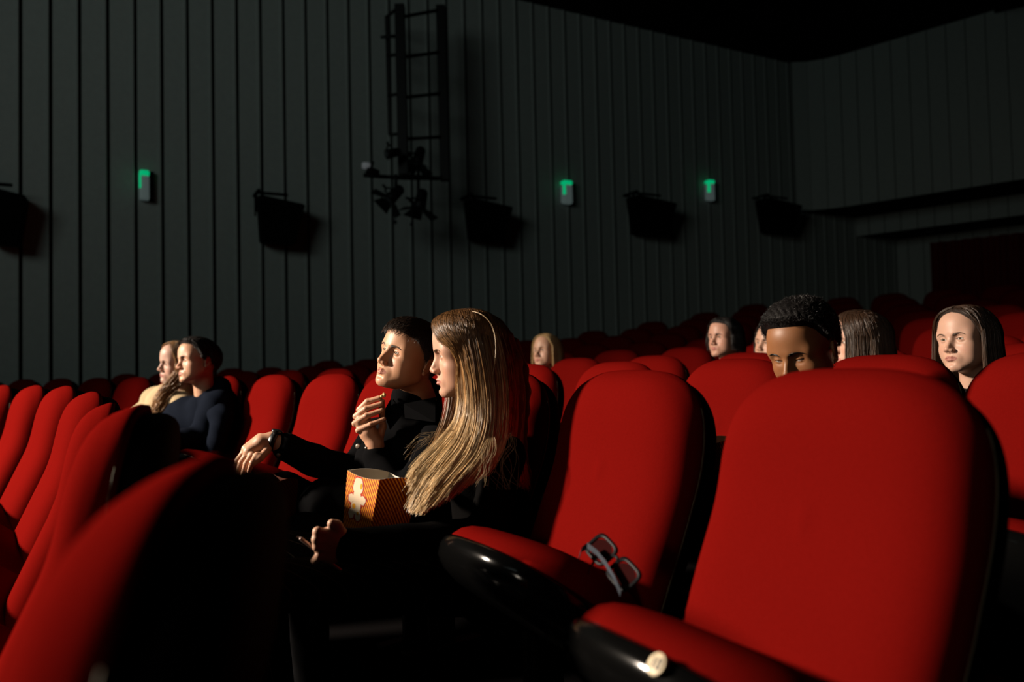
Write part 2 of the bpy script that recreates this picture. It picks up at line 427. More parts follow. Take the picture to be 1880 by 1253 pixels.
# ---------------------------------------------------------------- smooth solid modelling (signed distance -> surface nets)
class Field:
    def __init__(s, lo, hi, h):
        s.lo = np.array(lo, float); s.h = h
        s.n = np.ceil((np.array(hi) - s.lo) / h).astype(int) + 1
        s.d = np.full(tuple(s.n), 1.0, dtype=np.float32)
        s.ax = [(s.lo[i] + h * np.arange(s.n[i])).astype(np.float32) for i in range(3)]
    def win(s, lo, hi, pad):
        sl = []
        for i in range(3):
            a_ = int(max(0, math.floor((lo[i] - pad - s.lo[i]) / s.h))); b_ = int(min(s.n[i], math.ceil((hi[i] + pad - s.lo[i]) / s.h) + 1))
            if b_ <= a_: return None, None
            sl.append(slice(a_, b_))
        X = s.ax[0][sl[0]][:, None, None]; Y = s.ax[1][sl[1]][None, :, None]; Z = s.ax[2][sl[2]][None, None, :]
        return tuple(sl), (X, Y, Z)
    def op(s, lo, hi, fn, k, sub=False):
        sl, g = s.win(lo, hi, k * 1.5 + 3 * s.h)
        if sl is None: return
        b_ = fn(*g); a_ = s.d[sl]
        if sub:
            if k > 0:
                h_ = np.clip(0.5 - 0.5 * (a_ + b_) / k, 0, 1); s.d[sl] = a_ + (-b_ - a_) * h_ + k * h_ * (1 - h_)
            else: s.d[sl] = np.maximum(a_, -b_)
        else:
            if k > 0:
                h_ = np.clip(0.5 + 0.5 * (b_ - a_) / k, 0, 1); s.d[sl] = b_ + (a_ - b_) * h_ - k * h_ * (1 - h_)
            else: s.d[sl] = np.minimum(a_, b_)
    def ell(s, c, r, k=0.01, sub=False, rot=None):
        c = np.array(c, float); r = np.array(r, float); R_ = max(r)
        Rm = None if rot is None else np.array(rot.to_3x3().transposed())
        def fn(X, Y, Z):
            x, y, z = X - c[0], Y - c[1], Z - c[2]
            if Rm is not None: x, y, z = (Rm[j, 0] * x + Rm[j, 1] * y + Rm[j, 2] * z for j in range(3))
            k0 = np.sqrt((x / r[0]) ** 2 + (y / r[1]) ** 2 + (z / r[2]) ** 2); k1 = np.sqrt((x / r[0] ** 2) ** 2 + (y / r[1] ** 2) ** 2 + (z / r[2] ** 2) ** 2)
            return k0 * (k0 - 1) / (k1 + 1e-9)
        e = r if rot is None else np.array([R_] * 3)
        s.op(c - e, c + e, fn, k, sub)
    def cap(s, a_, b_, ra, rb, k=0.01, sub=False, sc=None):
        a_ = np.array(a_, float); b_ = np.array(b_, float); ba = b_ - a_; L = float(ba @ ba) + 1e-12
        R_ = max(ra, rb)
        def fn(X, Y, Z):
            x, y, z = X - a_[0], Y - a_[1], Z - a_[2]
            t = np.clip((x * ba[0] + y * ba[1] + z * ba[2]) / L, 0, 1)
            return np.sqrt((x - t * ba[0]) ** 2 + (y - t * ba[1]) ** 2 + (z - t * ba[2]) ** 2) - (ra + (rb - ra) * t)
        s.op(np.minimum(a_, b_) - R_, np.maximum(a_, b_) + R_, fn, k, sub)
    def chain(s, pts, rs, k=0.01):
        for i in range(len(pts) - 1): s.cap(pts[i], pts[i + 1], rs[i], rs[i + 1], k if i == 0 else min(k, 0.012))
    def sample(s, P):
        P = np.asarray(P, float); q = (P - s.lo) / s.h
        i = np.clip(np.floor(q).astype(int), 0, s.n - 2); f = np.clip(q - i, 0, 1)
        r = 0
        for a_ in (0, 1):
            for b_ in (0, 1):
                for c_ in (0, 1):
                    r = r + s.d[i[:, 0] + a_, i[:, 1] + b_, i[:, 2] + c_] * (f[:, 0] if a_ else 1 - f[:, 0]) * (f[:, 1] if b_ else 1 - f[:, 1]) * (f[:, 2] if c_ else 1 - f[:, 2])
        return r
    def grad(s, P):
        e = s.h; g = np.stack([s.sample(P + np.eye(3)[i] * e) - s.sample(P - np.eye(3)[i] * e) for i in range(3)], 1)
        return g / (np.linalg.norm(g, axis=1, keepdims=True) + 1e-9)
    def mesh(s):
        d = s.d; sg = d < 0
        nx, ny, nz = s.n
        c = sg[:-1, :-1, :-1].astype(np.int8)
        cnt = np.zeros((nx - 1, ny - 1, nz - 1), np.int8)
        for a_ in (0, 1):
            for b_ in (0, 1):
                for c_ in (0, 1): cnt += sg[a_:nx - 1 + a_, b_:ny - 1 + b_, c_:nz - 1 + c_]
        act = (cnt > 0) & (cnt < 8); idx = np.argwhere(act)
        num = np.full(act.shape, -1, np.int32); num[act] = np.arange(len(idx))
        acc = np.zeros((len(idx), 3)); w_ = np.zeros(len(idx))
        def dv(o): return d[idx[:, 0] + o[0], idx[:, 1] + o[1], idx[:, 2] + o[2]].astype(float)
        cor = [(a_, b_, c_) for a_ in (0, 1) for b_ in (0, 1) for c_ in (0, 1)]
        vals = {o: dv(o) for o in cor}
        for o in cor:
            for axx in range(3):
                if o[axx]: continue
                p = list(o); p[axx] = 1; p = tuple(p)
                va, vb = vals[o], vals[p]; m = (va < 0) != (vb < 0)
                t = np.where(m, va / np.where(np.abs(va - vb) < 1e-12, 1, va - vb), 0)
                pos = np.tile(np.array(o, float), (len(idx), 1)); pos[:, axx] = t
                acc[m] += pos[m]; w_[m] += 1
        V = s.lo + (idx + acc / np.maximum(w_, 1)[:, None]) * s.h
        Fs = []
        for axx in range(3):
            u, v_ = [(1, 2), (2, 0), (0, 1)][axx]
            sl0 = [slice(None)] * 3; sl1 = [slice(None)] * 3
            sl0[axx] = slice(0, s.n[axx] - 1); sl1[axx] = slice(1, s.n[axx])
            for q in (u, v_): sl0[q] = slice(1, s.n[q] - 1); sl1[q] = slice(1, s.n[q] - 1)
            A = sg[tuple(sl0)]; B = sg[tuple(sl1)]
            for flip, m in ((0, A & ~B), (1, ~A & B)):
                e = np.argwhere(m)
                if not len(e): continue
                e[:, u] += 1; e[:, v_] += 1
                du = np.zeros(3, int); du[u] = 1; dw = np.zeros(3, int); dw[v_] = 1
                g = [num[tuple(x.T)] for x in (e - du - dw, e - dw, e, e - du)]
                q = np.stack(g if not flip else g[::-1], 1)
                Fs.append(q[(q >= 0).all(1)])
        return V, np.concatenate(Fs)

def set_col(o, cols):
    a_ = o.data.color_attributes.new('col', 'FLOAT_COLOR', 'POINT')
    c = np.ones((len(cols), 4), np.float32); c[:, :3] = cols
    a_.data.foreach_set('color', c.ravel())

def strands(name, P, r0, r1, m, parent=None, cols=None, sides=3):
    """P (n, k, 3) polylines -> one mesh of thin tapering hairs"""
    P = np.asarray(P, float); n, k, _ = P.shape
    T = np.zeros_like(P); T[:, 1:-1] = P[:, 2:] - P[:, :-2]; T[:, 0] = P[:, 1] - P[:, 0]; T[:, -1] = P[:, -1] - P[:, -2]
    T /= np.linalg.norm(T, axis=2, keepdims=True) + 1e-12
    rnd = np.random.RandomState(5); up = rnd.normal(size=(n, 1, 3)); A = np.cross(T, up); A /= np.linalg.norm(A, axis=2, keepdims=True) + 1e-12
    B = np.cross(T, A)
    rr = (r0 + (r1 - r0) * np.linspace(0, 1, k) ** 1.6)[None, :, None]
    V = np.stack([P + (A * math.cos(2 * math.pi * j / sides) + B * math.sin(2 * math.pi * j / sides)) * rr for j in range(sides)], 2)
    base = (np.arange(n)[:, None] * k + np.arange(k - 1)[None, :]) * sides
    Fq = np.stack([np.stack([base + j, base + (j + 1) % sides, base + sides + (j + 1) % sides, base + sides + j], -1) for j in range(sides)], 2).reshape(-1, 4)
    o = mesh_obj(name, V.reshape(-1, 3), Fq, m, parent)
    if cols is not None: set_col(o, np.repeat(cols.reshape(-1, 3), sides, 0))
    return o

def spline(K, n):
    """Catmull-Rom through keys K (m, 3) -> n points"""
    K = np.asarray(K, float); m_ = len(K); t = np.linspace(0, m_ - 1, n); i = np.minimum(t.astype(int), m_ - 2); f = (t - i)[:, None]
    g = lambda j: K[np.clip(j, 0, m_ - 1)]
    a_, b_, c_, d_ = g(i - 1), g(i), g(i + 1), g(i + 2)
    return 0.5 * (2 * b_ + (c_ - a_) * f + (2 * a_ - 5 * b_ + 4 * c_ - d_) * f ** 2 + (3 * b_ - 3 * c_ + d_ - a_) * f ** 3)

M['skin'] = mat('skin', (0.6, 0.36, 0.26), 0.48, 0.35, attr='col', noise=(160, 0.05), bump=(420, 0.10, 0.0006), sss=0.25)
M['hair'] = mat('hair', (0.2, 0.1, 0.05), 0.36, 0.5, attr='col')
M['hair_shell'] = mat('hair_under', (0.02, 0.012, 0.008), 0.6, 0.15, attr='col', bump=(200, 0.8, 0.003))
M['eye_white'] = mat('eye_white', (0.55, 0.50, 0.46), 0.15, 0.6)
M['iris'] = mat('iris', (0.07, 0.045, 0.02), 0.15, 0.6)
M['pupil'] = mat('pupil', (0.003, 0.003, 0.003), 0.1, 0.6)

def head_field(h=0.0018, fem=False, lid=0.0042, jaw=1.0, nose=1.0, lips=1.0, neck=0.05, upto=-0.19, wide=1.0, lookdown=0.0, eye=1.0, nend=(0, 0.042, -0.30)):
    H = Field((-0.098, -0.13, upto), (0.098, 0.15, 0.13), h)
    jw = jaw * (0.93 if fem else 1.0); W = wide
    H.ell((0, 0.018, 0.030), (0.0735 * W, 0.094, 0.079), 0.01)
    H.ell((0, -0.006, 0.028), (0.070 * W, 0.080, 0.060), 0.02)
    H.ell((0, -0.030, -0.034), (0.0575 * W, 0.050, 0.073), 0.03)
    H.ell((0, -0.034, -0.073), (0.043 * jw, 0.047, 0.036), 0.022)
    for s_ in (-1, 1):
        H.cap((s_ * 0.052 * jw * W, 0.004, -0.055), (s_ * 0.018 * jw, -0.064, -0.098), 0.013, 0.013, 0.022)
        H.ell((s_ * 0.040 * W, -0.050, -0.030), (0.020, 0.021, 0.019), 0.026)
        H.ell((s_ * 0.036 * W * jw, -0.036, -0.055), (0.021, 0.026, 0.026), 0.025)
        H.cap((s_ * 0.045, -0.066, 0.019), (s_ * 0.012, -0.083, 0.016), 0.0085, 0.0085, 0.016)
    for s_ in (-1, 1):
        H.ell((s_ * 0.053 * W, -0.042, 0.014), (0.018, 0.030, 0.024), 0.02)
        H.ell((s_ * 0.049 * W * jw, -0.018, -0.042), (0.019, 0.036, 0.036), 0.024)
    H.ell((0, -0.074, -0.099), (0.016 * jw, 0.013, 0.014), 0.014)
    H.ell((0, -0.050, 0.052), (0.050, 0.036, 0.042), 0.035)
    H.ell((0, -0.010, 0.058), (0.064, 0.074, 0.054), 0.03)
    if not upto > -0.12:
        H.cap((0, 0.026, -0.045), nend, neck, neck * 1.06, 0.03)
    # eye sockets
    for s_ in (-1, 1):
        H.ell((s_ * 0.031, -0.0905, -0.002), (0.019, 0.0155, 0.0135), 0.012, True)
    # nose
    n_ = nose
    H.cap((0, -0.0815, 0.008), (0, -0.0815 - 0.0205 * n_, -0.034), 0.0062, 0.0078, 0.012)
    H.cap((0, -0.076, 0.004), (0, -0.0860, -0.040), 0.0085, 0.0115, 0.010)
    H.ell((0, -0.0815 - 0.0205 * n_, -0.0365), (0.0084, 0.0080, 0.0076), 0.006)
    for s_ in (-1, 1):
        H.ell((s_ * 0.0115, -0.0900 - 0.004 * n_, -0.0405), (0.0070 * (0.9 if fem else 1.05), 0.0095, 0.0066), 0.006)
        H.ell((s_ * 0.0058, -0.0915 - 0.006 * n_, -0.0480), (0.0028, 0.0040, 0.0026), 0.002, True)
    # mouth mound, lips
    H.ell((0, -0.0705, -0.066), (0.028, 0.0155, 0.022), 0.014)
    u = lips
    for s_ in (-1, 1):
        H.cap((s_ * 0.0235, -0.0775, -0.0685), (s_ * 0.005, -0.0895, -0.0635), 0.0020, 0.0044 * u, 0.004)
        H.cap((s_ * 0.022, -0.0780, -0.0700), (s_ * 0.004, -0.0880, -0.0745), 0.0020, 0.0052 * u, 0.004)
        H.cap((s_ * 0.025, -0.0775, -0.0690), (0, -0.0965, -0.0685), 0.0011, 0.0013, 0.0015, True)
        H.ell((s_ * 0.0045, -0.0930, -0.0545), (0.002, 0.004, 0.006), 0.003, True)
    H.ell((0, -0.0900, -0.0850), (0.016, 0.006, 0.005), 0.008, True)
    # eyelids and the opening between them
    for s_ in (-1, 1):
        ex, ey, ez = s_ * 0.031, -0.0665, 0.0
        H.ell((ex, ey, ez), (0.0147, 0.0142, 0.0140), 0.004)
        up_, dn_ = lid * (1 - 0.75 * lookdown) * eye, lid * 0.75
        wx = 0.0145
        def alm(X, Y, Z, ex=ex, ez=ez, s_=s_):
            u_ = (X - ex) / wx; top = ez + 0.0006 * s_ * u_ - 0.0045 * lookdown + up_ * (1 - u_ * u_); bot = ez + 0.0006 * s_ * u_ - 0.0045 * lookdown - dn_ * (1 - u_ * u_)
            dd = np.maximum(Z - top, bot - Z); dd = np.maximum(dd, (np.abs(u_) - 1) * wx)
            return np.maximum(dd, Y + 0.066)
        H.op((ex - wx, -0.10, ez - 0.01), (ex + wx, -0.066, ez + 0.008), alm, 0, True)
        # ear
        R_ = Matrix.Rotation(s_ * 0.42, 3, 'Z') @ Matrix.Rotation(-0.20, 3, 'X')
        E = Vector((s_ * 0.0735 * W, 0.020, -0.012))
        q = lambda a_, b_, o_=0.0: tuple(E + R_ @ Vector((s_ * (0.003 + o_), a_, b_)))
        H.ell(tuple(E), (0.0040, 0.0135, 0.024), 0.006, rot=R_)
        H.chain([q(-0.010, 0.004), q(-0.009, 0.020, 0.001), q(0.002, 0.029, 0.003), q(0.013, 0.022, 0.004), q(0.0155, 0.008, 0.004), q(0.012, -0.008, 0.003), q(0.004, -0.020, 0.001), q(-0.004, -0.026), q(-0.008, -0.022)], [0.0028, 0.0030, 0.0032, 0.0032, 0.0032, 0.003, 0.0042, 0.0048, 0.004], 0.003)
        H.chain([q(-0.002, 0.018, 0.001), q(0.007, 0.010, 0.002), q(0.006, -0.004, 0.002), q(-0.001, -0.012, 0.001)], [0.002, 0.0028, 0.0028, 0.0022], 0.003)
        H.ell(q(-0.003, -0.002, 0.002), (0.005, 0.006, 0.009), 0.002, True, rot=R_)
        H.cap(q(-0.011, -0.001), q(-0.010, -0.007), 0.0032, 0.0028, 0.003)
    return H

def head_mats(V, skin, lipc, browc, fem, fw=1.0):
    c = np.tile(np.array(skin), (len(V), 1)).astype(float)
    x, y, z = V[:, 0], V[:, 1], V[:, 2]
    def blend(mask, col, a_=1.0):
        m = np.clip(mask, 0, 1)[:, None] * a_; c[:] = c * (1 - m) + np.array(col) * m
    lipw = 0.0245; u_ = np.clip(1 - (x / lipw) ** 2, 0, 1)
    lipm = (y < -0.074) & (np.abs(x) < lipw) & (z < -0.0685 + 0.0085 * u_ ** 0.7) & (z > -0.0690 - 0.0100 * u_ ** 0.8)
    blend(lipm.astype(float), lipc, 0.8)
    cheek = np.exp(-(((np.abs(x) - 0.042) / 0.018) ** 2 + ((z + 0.036) / 0.018) ** 2)) * (y < -0.03)
    blend(cheek, np.array(skin) * [1.0, 0.82, 0.80], 0.5)
    blend(np.exp(-((x / 0.012) ** 2 + ((z + 0.038) / 0.010) ** 2)) * (y < -0.09), np.array(skin) * [1.0, 0.85, 0.82], 0.5)
    ex = np.abs(x) - 0.031
    lash = (np.abs(ex) < 0.0150) & (y < -0.070) & (np.sqrt(ex ** 2 + (y + 0.0665) ** 2 + z ** 2) < 0.0139)
    blend(lash.astype(float), (0.02, 0.012, 0.01), 0.85)
    return c

def rotm(yaw, pitch, roll):
    """yaw 0 looks at us, -90 looks left; pitch > 0 lifts the chin; roll > 0 tips the head to its own left"""
    return Matrix.Rotation(math.radians(yaw), 4, 'Z') @ Matrix.Rotation(math.radians(-pitch), 4, 'X') @ Matrix.Rotation(math.radians(roll), 4, 'Y')

def eyes(root, MW, gaze=(0, 0), iris='iris'):
    for s_ in (-1, 1):
        G = Matrix.Rotation(math.radians(gaze[0]), 3, 'Z') @ Matrix.Rotation(math.radians(-gaze[1]), 3, 'X')
        v = []; f = []; fm = []; n = 24; rows = 20; r_ = 0.0122
        for i in range(rows + 1):
            a_ = math.pi * i / rows
            for k in range(n):
                b_ = 2 * math.pi * k / n
                bulge = 1.0 + (0.035 * max(0, 1 - (a_ / 0.5) ** 2))
                p = G @ Vector((math.sin(a_) * math.cos(b_), -math.cos(a_) * bulge, math.sin(a_) * math.sin(b_))) * r_
                v.append(p + Vector((s_ * 0.031, -0.0665, 0)))
        for i in range(rows):
            for k in range(n):
                f.append((i * n + k, i * n + (k + 1) % n, (i + 1) * n + (k + 1) % n, (i + 1) * n + k))
                a_ = math.pi * (i + 0.5) / rows; fm.append(2 if a_ < 0.2 else 1 if a_ < 0.52 else 0)
        v = [MW @ p for p in v]
        mesh_obj('eye', v, f, None, root, True, [M['eye_white'], M[iris], M['pupil']], fm)

def project(H, P, it=12, off=0.0):
    P = P.copy()
    for _ in range(it):
        d_ = H.sample(P) - off; P -= H.grad(P) * np.clip(d_, -0.012, 0.012)[:, None] * 0.8
    return P

def brows(root, H, MW, col, w=0.0042, fem=False, n=420, tilt=0.0):
    rnd = np.random.RandomState(2)
    for s_ in (-1, 1):
        u_ = rnd.rand(n); x = 0.012 + 0.038 * u_; zc = 0.0160 + (0.0045 if fem else 0.0022) * np.sin(u_ * 2.3) - 0.005 * u_ ** 3 + tilt * u_
        z = zc + (rnd.rand(n) - 0.5) * w * (1.5 - u_)
        P = np.stack([s_ * x, np.full(n, -0.088), z], 1); P = project(H, P, off=0.0004)
        d_ = np.stack([s_ * np.ones(n), np.zeros(n), 0.5 - 0.9 * u_], 1); d_ /= np.linalg.norm(d_, axis=1)[:, None]
        Q = project(H, P + d_ * 0.0075, off=0.0012)
        mid = project(H, (P + Q) / 2, off=0.0012)
        L = np.stack([P, mid, Q], 1).reshape(-1, 3); L = np.array([(MW @ Vector(p))[:] for p in L]).reshape(n, 3, 3)
        strands('eyebrow', L, 0.0003, 0.00012, M['hair'], root, np.tile(np.array(col), (n * 3, 1)))

def xf(MW, V):
    A = np.array(MW); return V @ A[:3, :3].T + A[:3, 3]

def scalp_dirs(n, seed, line, zmin=-0.10):
    """random directions from the middle of the skull; kept where line(az, el) says hair grows (az 0 = face)"""
    rnd = np.random.RandomState(seed); out = []
    while len(out) < n:
        v = rnd.normal(size=3); v /= np.linalg.norm(v)
        az = abs(math.degrees(math.atan2(v[0], -v[1]))); el = math.degrees(math.asin(v[2]))
        if line(az, el): out.append(v)
    return np.array(out)
def to_skull(H, dirs, off=0.0):
    P = np.array([0, 0.018, 0.025]) + dirs * 0.13
    for _ in range(30):
        d_ = H.sample(np.clip(P, H.lo + 0.003, H.lo + (H.n - 2) * H.h)); P = P - dirs * np.clip(d_ - off, -0.012, 0.012)[:, None] * 0.7
    return P
def cap_shell(name, H, line, thick, MW, root, col, h=0.0035, noise=0.002, soft=10.0, top=0.0):
    """hair mass: the skull grown by `thick` where hair grows"""
    G = Field((-0.125, -0.135, -0.10), (0.125, 0.165, 0.165), h)
    X, Y, Z = np.meshgrid(*G.ax, indexing='ij'); P = np.stack([X.ravel(), Y.ravel(), Z.ravel()], 1)
    Q = np.clip(P, H.lo + 0.002, H.lo + (H.n - 2) * H.h)
    d_ = H.sample(Q) + np.linalg.norm(P - Q, axis=1)
    r = P - np.array([0, 0.018, 0.025]); L = np.linalg.norm(r, axis=1) + 1e-9
    az = np.abs(np.degrees(np.arctan2(r[:, 0], -r[:, 1]))); el = np.degrees(np.arcsin(np.clip(r[:, 2] / L, -1, 1)))
    g = line(az, el)      # > 0 where hair grows, in degrees inside the line
    th = (thick + top * np.clip(el / 60, 0, 1)) * np.clip(g / soft, -1.0, 1) 
    th = th + noise * np.sin(P[:, 0] * 310 + 3 * np.sin(P[:, 1] * 90)) * np.clip(g / soft, 0, 1) * np.cos(P[:, 2] * 40 + P[:, 1] * 120)
    # the mass is only a layer: hollow well inside the skull
    G.d = (d_ - th).reshape(tuple(G.n)).astype(np.float32)
    ins = (-(d_) - 0.012).reshape(tuple(G.n)).astype(np.float32)
    G.d = np.maximum(G.d, ins)
    V, Fq = G.mesh()
    o = mesh_obj(name, xf(MW, V), Fq, M['hair_shell'], root); set_col(o, np.tile(np.array(col), (len(V), 1)))
    return o
# ---------------------------------------------------------------- people
M['black_knit'] = mat('black_knit', (0.0022, 0.0020, 0.0020), 0.95, 0.02, bump=(350, 0.5, 0.002))
M['black_denim'] = mat('black_denim', (0.0028, 0.0028, 0.0032), 0.95, 0.02, bump=(500, 0.3, 0.001))
M['navy'] = mat('navy_cloth', (0.0035, 0.0055, 0.011), 0.9, 0.03, bump=(300, 0.3, 0.001))
M['creamknit'] = mat('cream_knit', (0.50, 0.38, 0.23), 0.9, 0.05, noise=(120, 0.25, (1, 1, 0.2)), bump=(260, 0.8, 0.004))
M['darkcloth'] = mat('dark_cloth', (0.006, 0.005, 0.005), 0.9, 0.03)
M['pinstripe'] = mat('pinstripe_cloth', (0.006, 0.006, 0.006), 0.8, 0.1)
def _pin():
    nt = M['pinstripe'].node_tree; b = nt.nodes['Principled BSDF']
    tc = nt.nodes.new('ShaderNodeTexCoord'); wv = nt.nodes.new('ShaderNodeTexWave'); wv.wave_type = 'BANDS'; wv.bands_direction = 'DIAGONAL'
    mp = nt.nodes.new('ShaderNodeMapping'); mp.inputs['Scale'].default_value = (0.0, 1.0, 0.15)
    wv.inputs['Scale'].default_value = 26; wv.inputs['Distortion'].default_value = 0.6
    cr = nt.nodes.new('ShaderNodeValToRGB'); cr.color_ramp.elements[0].position = 0.985; cr.color_ramp.elements[0].color = (0.002, 0.002, 0.002, 1)
    cr.color_ramp.elements[1].position = 0.995; cr.color_ramp.elements[1].color = (0.06, 0.055, 0.045, 1)
    nt.links.new(tc.outputs['Object'], mp.inputs[0]); nt.links.new(mp.outputs[0], wv.inputs['Vector']); nt.links.new(wv.outputs[0], cr.inputs[0]); nt.links.new(cr.outputs[0], b.inputs['Base Color'])
_pin()

def sdf_obj(name, prims, h, m, parent, wr=0.0, wf=60.0, col=None, k=0.03):
    """prims: list of ('c', a, b, ra, rb[, k]) / ('e', c, r[, k]) in world space"""
    P = []
    for p in prims:
        if p[0] in 'c': r = max(p[3], p[4]); P += [[p[1][i] - r for i in range(3)], [p[1][i] + r for i in range(3)], [p[2][i] - r for i in range(3)], [p[2][i] + r for i in range(3)]]
        else: r = max(p[2]); P += [[p[1][i] - r for i in range(3)], [p[1][i] + r for i in range(3)]]
    P = np.array(P); G = Field(P.min(0) - 0.03, P.max(0) + 0.03, h)
    for p in prims:
        if p[0] == 'c': G.cap(tuple(p[1]), tuple(p[2]), p[3], p[4], p[5] if len(p) > 5 else k)
        else: G.ell(tuple(p[1]), p[2], p[3] if len(p) > 3 else k, rot=p[4] if len(p) > 4 else None)
    if wr:
        X, Y, Z = G.ax[0][:, None, None], G.ax[1][None, :, None], G.ax[2][None, None, :]
        G.d = G.d + (wr * np.sin(wf * (X * 0.6 + Z * 0.9) + 2.5 * np.sin(wf * 0.4 * Y)) * np.sin(wf * 0.55 * (Y + X) + 1.7 * np.sin(wf * 0.3 * Z))).astype(np.float32)
    V, Fq = G.mesh(); o = mesh_obj(name, V, Fq, m, parent)
    if col is not None: set_col(o, np.tile(np.array(col), (len(V), 1)))
    return o
V3 = Vector

def mk_line(tab):
    a_ = [t[0] for t in tab]; e = [t[1] for t in tab]
    return lambda az, el: el - np.interp(az, a_, e)
SHORT = mk_line([(0, 27), (38, 26), (52, 17), (62, 6), (72, -6), (79, -24), (84, -24), (88, -2), (100, -4), (112, -24), (180, -42)])
AFRO = mk_line([(0, 33), (40, 32), (55, 24), (64, 12), (76, 2), (82, -6), (88, 6), (100, -4), (112, -22), (180, -38)])
LONG = mk_line([(0, 50), (20, 44), (40, 32), (55, 10), (66, -30), (75, -80), (180, -80)])

def short_hair(root, H, MW, line, n, col, L=0.018, thick=0.008, curly=False, seed=1, top=0.0):
    cap_shell('hair_cap', H, line, thick, MW, root, [c * 0.6 for c in col], soft=9, top=top)
    thick0 = thick
    D = scalp_dirs(n, seed, lambda a_, e: line(a_, e) > 1.5); P = to_skull(H, D, 0.001)
    rnd = np.random.RandomState(seed + 7); k = 5; out = []
    N_ = H.grad(P); r_ = P - np.array([0, 0.018, 0.025]); thick = thick + top * np.clip(np.degrees(np.arcsin(r_[:, 2:3] / np.linalg.norm(r_, axis=1, keepdims=True))) / 60, 0, 1)
    fl = np.tile(np.array([[0, -1.0, -0.25]]), (n, 1)); side = np.clip((np.abs(P[:, 0]) - 0.045) / 0.025, 0, 1)[:, None]
    fl = fl * (1 - side) + np.array([[0, -0.25, -1.0]]) * side; back = np.clip((P[:, 1] - 0.04) / 0.05, 0, 1)[:, None]
    fl = fl * (1 - back) + np.array([[0, 0.1, -1.0]]) * back + rnd.normal(size=(n, 3)) * 0.22
    fl -= N_ * (fl * N_).sum(1, keepdims=True); fl /= np.linalg.norm(fl, axis=1, keepdims=True)
    Ls = L * (0.7 + 0.6 * rnd.rand(n, 1)) * (1 - 0.55 * side)
    for j in range(k):
        t = j / (k - 1)
        if curly: out.append(P + N_ * (thick * 0.8 + L * t) + rnd.normal(size=(n, 3)) * 0.0025 * t)
        else: out.append(P + N_ * (thick * 0.55 + 0.006 * math.sin(t * 2.4)) + fl * Ls * t + np.array([0, 0, -0.004 * t * t]))
    C = np.array(col)[None, None, :] * (0.6 + 0.8 * rnd.rand(n, 1, 1)) * np.ones((1, k, 1))
    X = np.stack(out, 1)
    strands('hair', xf(MW, X.reshape(-1, 3)).reshape(n, k, 3), 0.0006, 0.00025, M['hair'], root, C)

def long_hair(root, H, MW, n, col, tip, length=0.34, seed=1, thick=0.010, wave=0.004, line=None, az0=54):
    cap_shell('hair_cap', H, line or mk_line([(0, 56), (20, 50), (42, 36), (58, 12), (66, -30), (75, -45), (180, -48)]), thick, MW, root, [c * 0.5 for c in col], soft=7)
    rnd = np.random.RandomState(seed); k = 22; out = np.zeros((n, k, 3))
    az = np.radians(az0 + (180 - az0) * rnd.rand(n) ** 0.9); sg = np.where(rnd.rand(n) < 0.5, -1, 1)
    lay = rnd.rand(n) * 0.014
    q0 = rnd.rand(n)
    Ln = length * (0.8 + 0.25 * rnd.rand(n)); pw = rnd.rand(n) * 6.28
    kd = 9
    yst = -0.064 + 0.15 * (az / math.pi) + 0.02 * rnd.normal(size=n)
    top = to_skull(H, (lambda v: v / np.linalg.norm(v, axis=1, keepdims=True))(np.stack([0.003 * sg, yst - 0.018, np.full(n, 0.075)], 1)), 0.008)
    low_d = np.stack([np.sin(az) * sg, -np.cos(az), np.full(n, -0.10)], 1); low_d /= np.linalg.norm(low_d, axis=1, keepdims=True)
    low = to_skull(H, low_d, 0.010); low += low_d * lay[:, None]
    for j in range(kd):
        t = j / (kd - 1); m_ = top * (1 - t) + low * t; d_ = m_ - np.array([0, 0.018, 0.015]); d_ /= np.linalg.norm(d_, axis=1, keepdims=True)
        s_ = to_skull(H, d_, 0.010); s_ += d_ * (lay * t)[:, None]; out[:, j] = s_
    MI = np.array(MW.to_3x3().inverted()); down = MI @ np.array([0, 0, -1.0])
    for j in range(kd, k):
        t = (j - kd + 1) / (k - kd); wv = wave * np.sin(pw + t * 11)[:, None] * np.array([[1, 0.6, 0]])
        out[:, j] = low + down * (Ln * t)[:, None] + wv * t + low_d * np.array([1, 1, 0]) * (0.006 * math.sin(t * 3))
    rn = rnd.rand(n, 1, 1); tt = np.linspace(0, 1, k)[None, :, None] ** 1.3
    C = (np.array(col)[None, None] * (1 - tt) + np.array(tip)[None, None] * tt) * (0.55 + 0.9 * rn)
    strands('hair', xf(MW, out.reshape(-1, 3)).reshape(n, k, 3), 0.0009, 0.0004, M['hair'], root, C)

def head(root, org, rot, skin, lip, browc, fem, h=0.0022, gaze=(0, 0), lash=True, btilt=0.0, neckto=None, **kw):
    MW = Matrix.Translation(org) @ rot
    if neckto is not None: kw['nend'] = tuple(MW.inverted() @ V3(neckto))
    H = head_field(h, fem=fem, **kw); V, Fq = H.mesh()
    o = mesh_obj('body', xf(MW, V), Fq, M['skin'], root); set_col(o, head_mats(V, skin, lip, browc, fem))
    eyes(root, MW, gaze); brows(root, H, MW, browc, fem=fem, tilt=btilt, w=0.0032 if fem else 0.0048)
    return H, MW

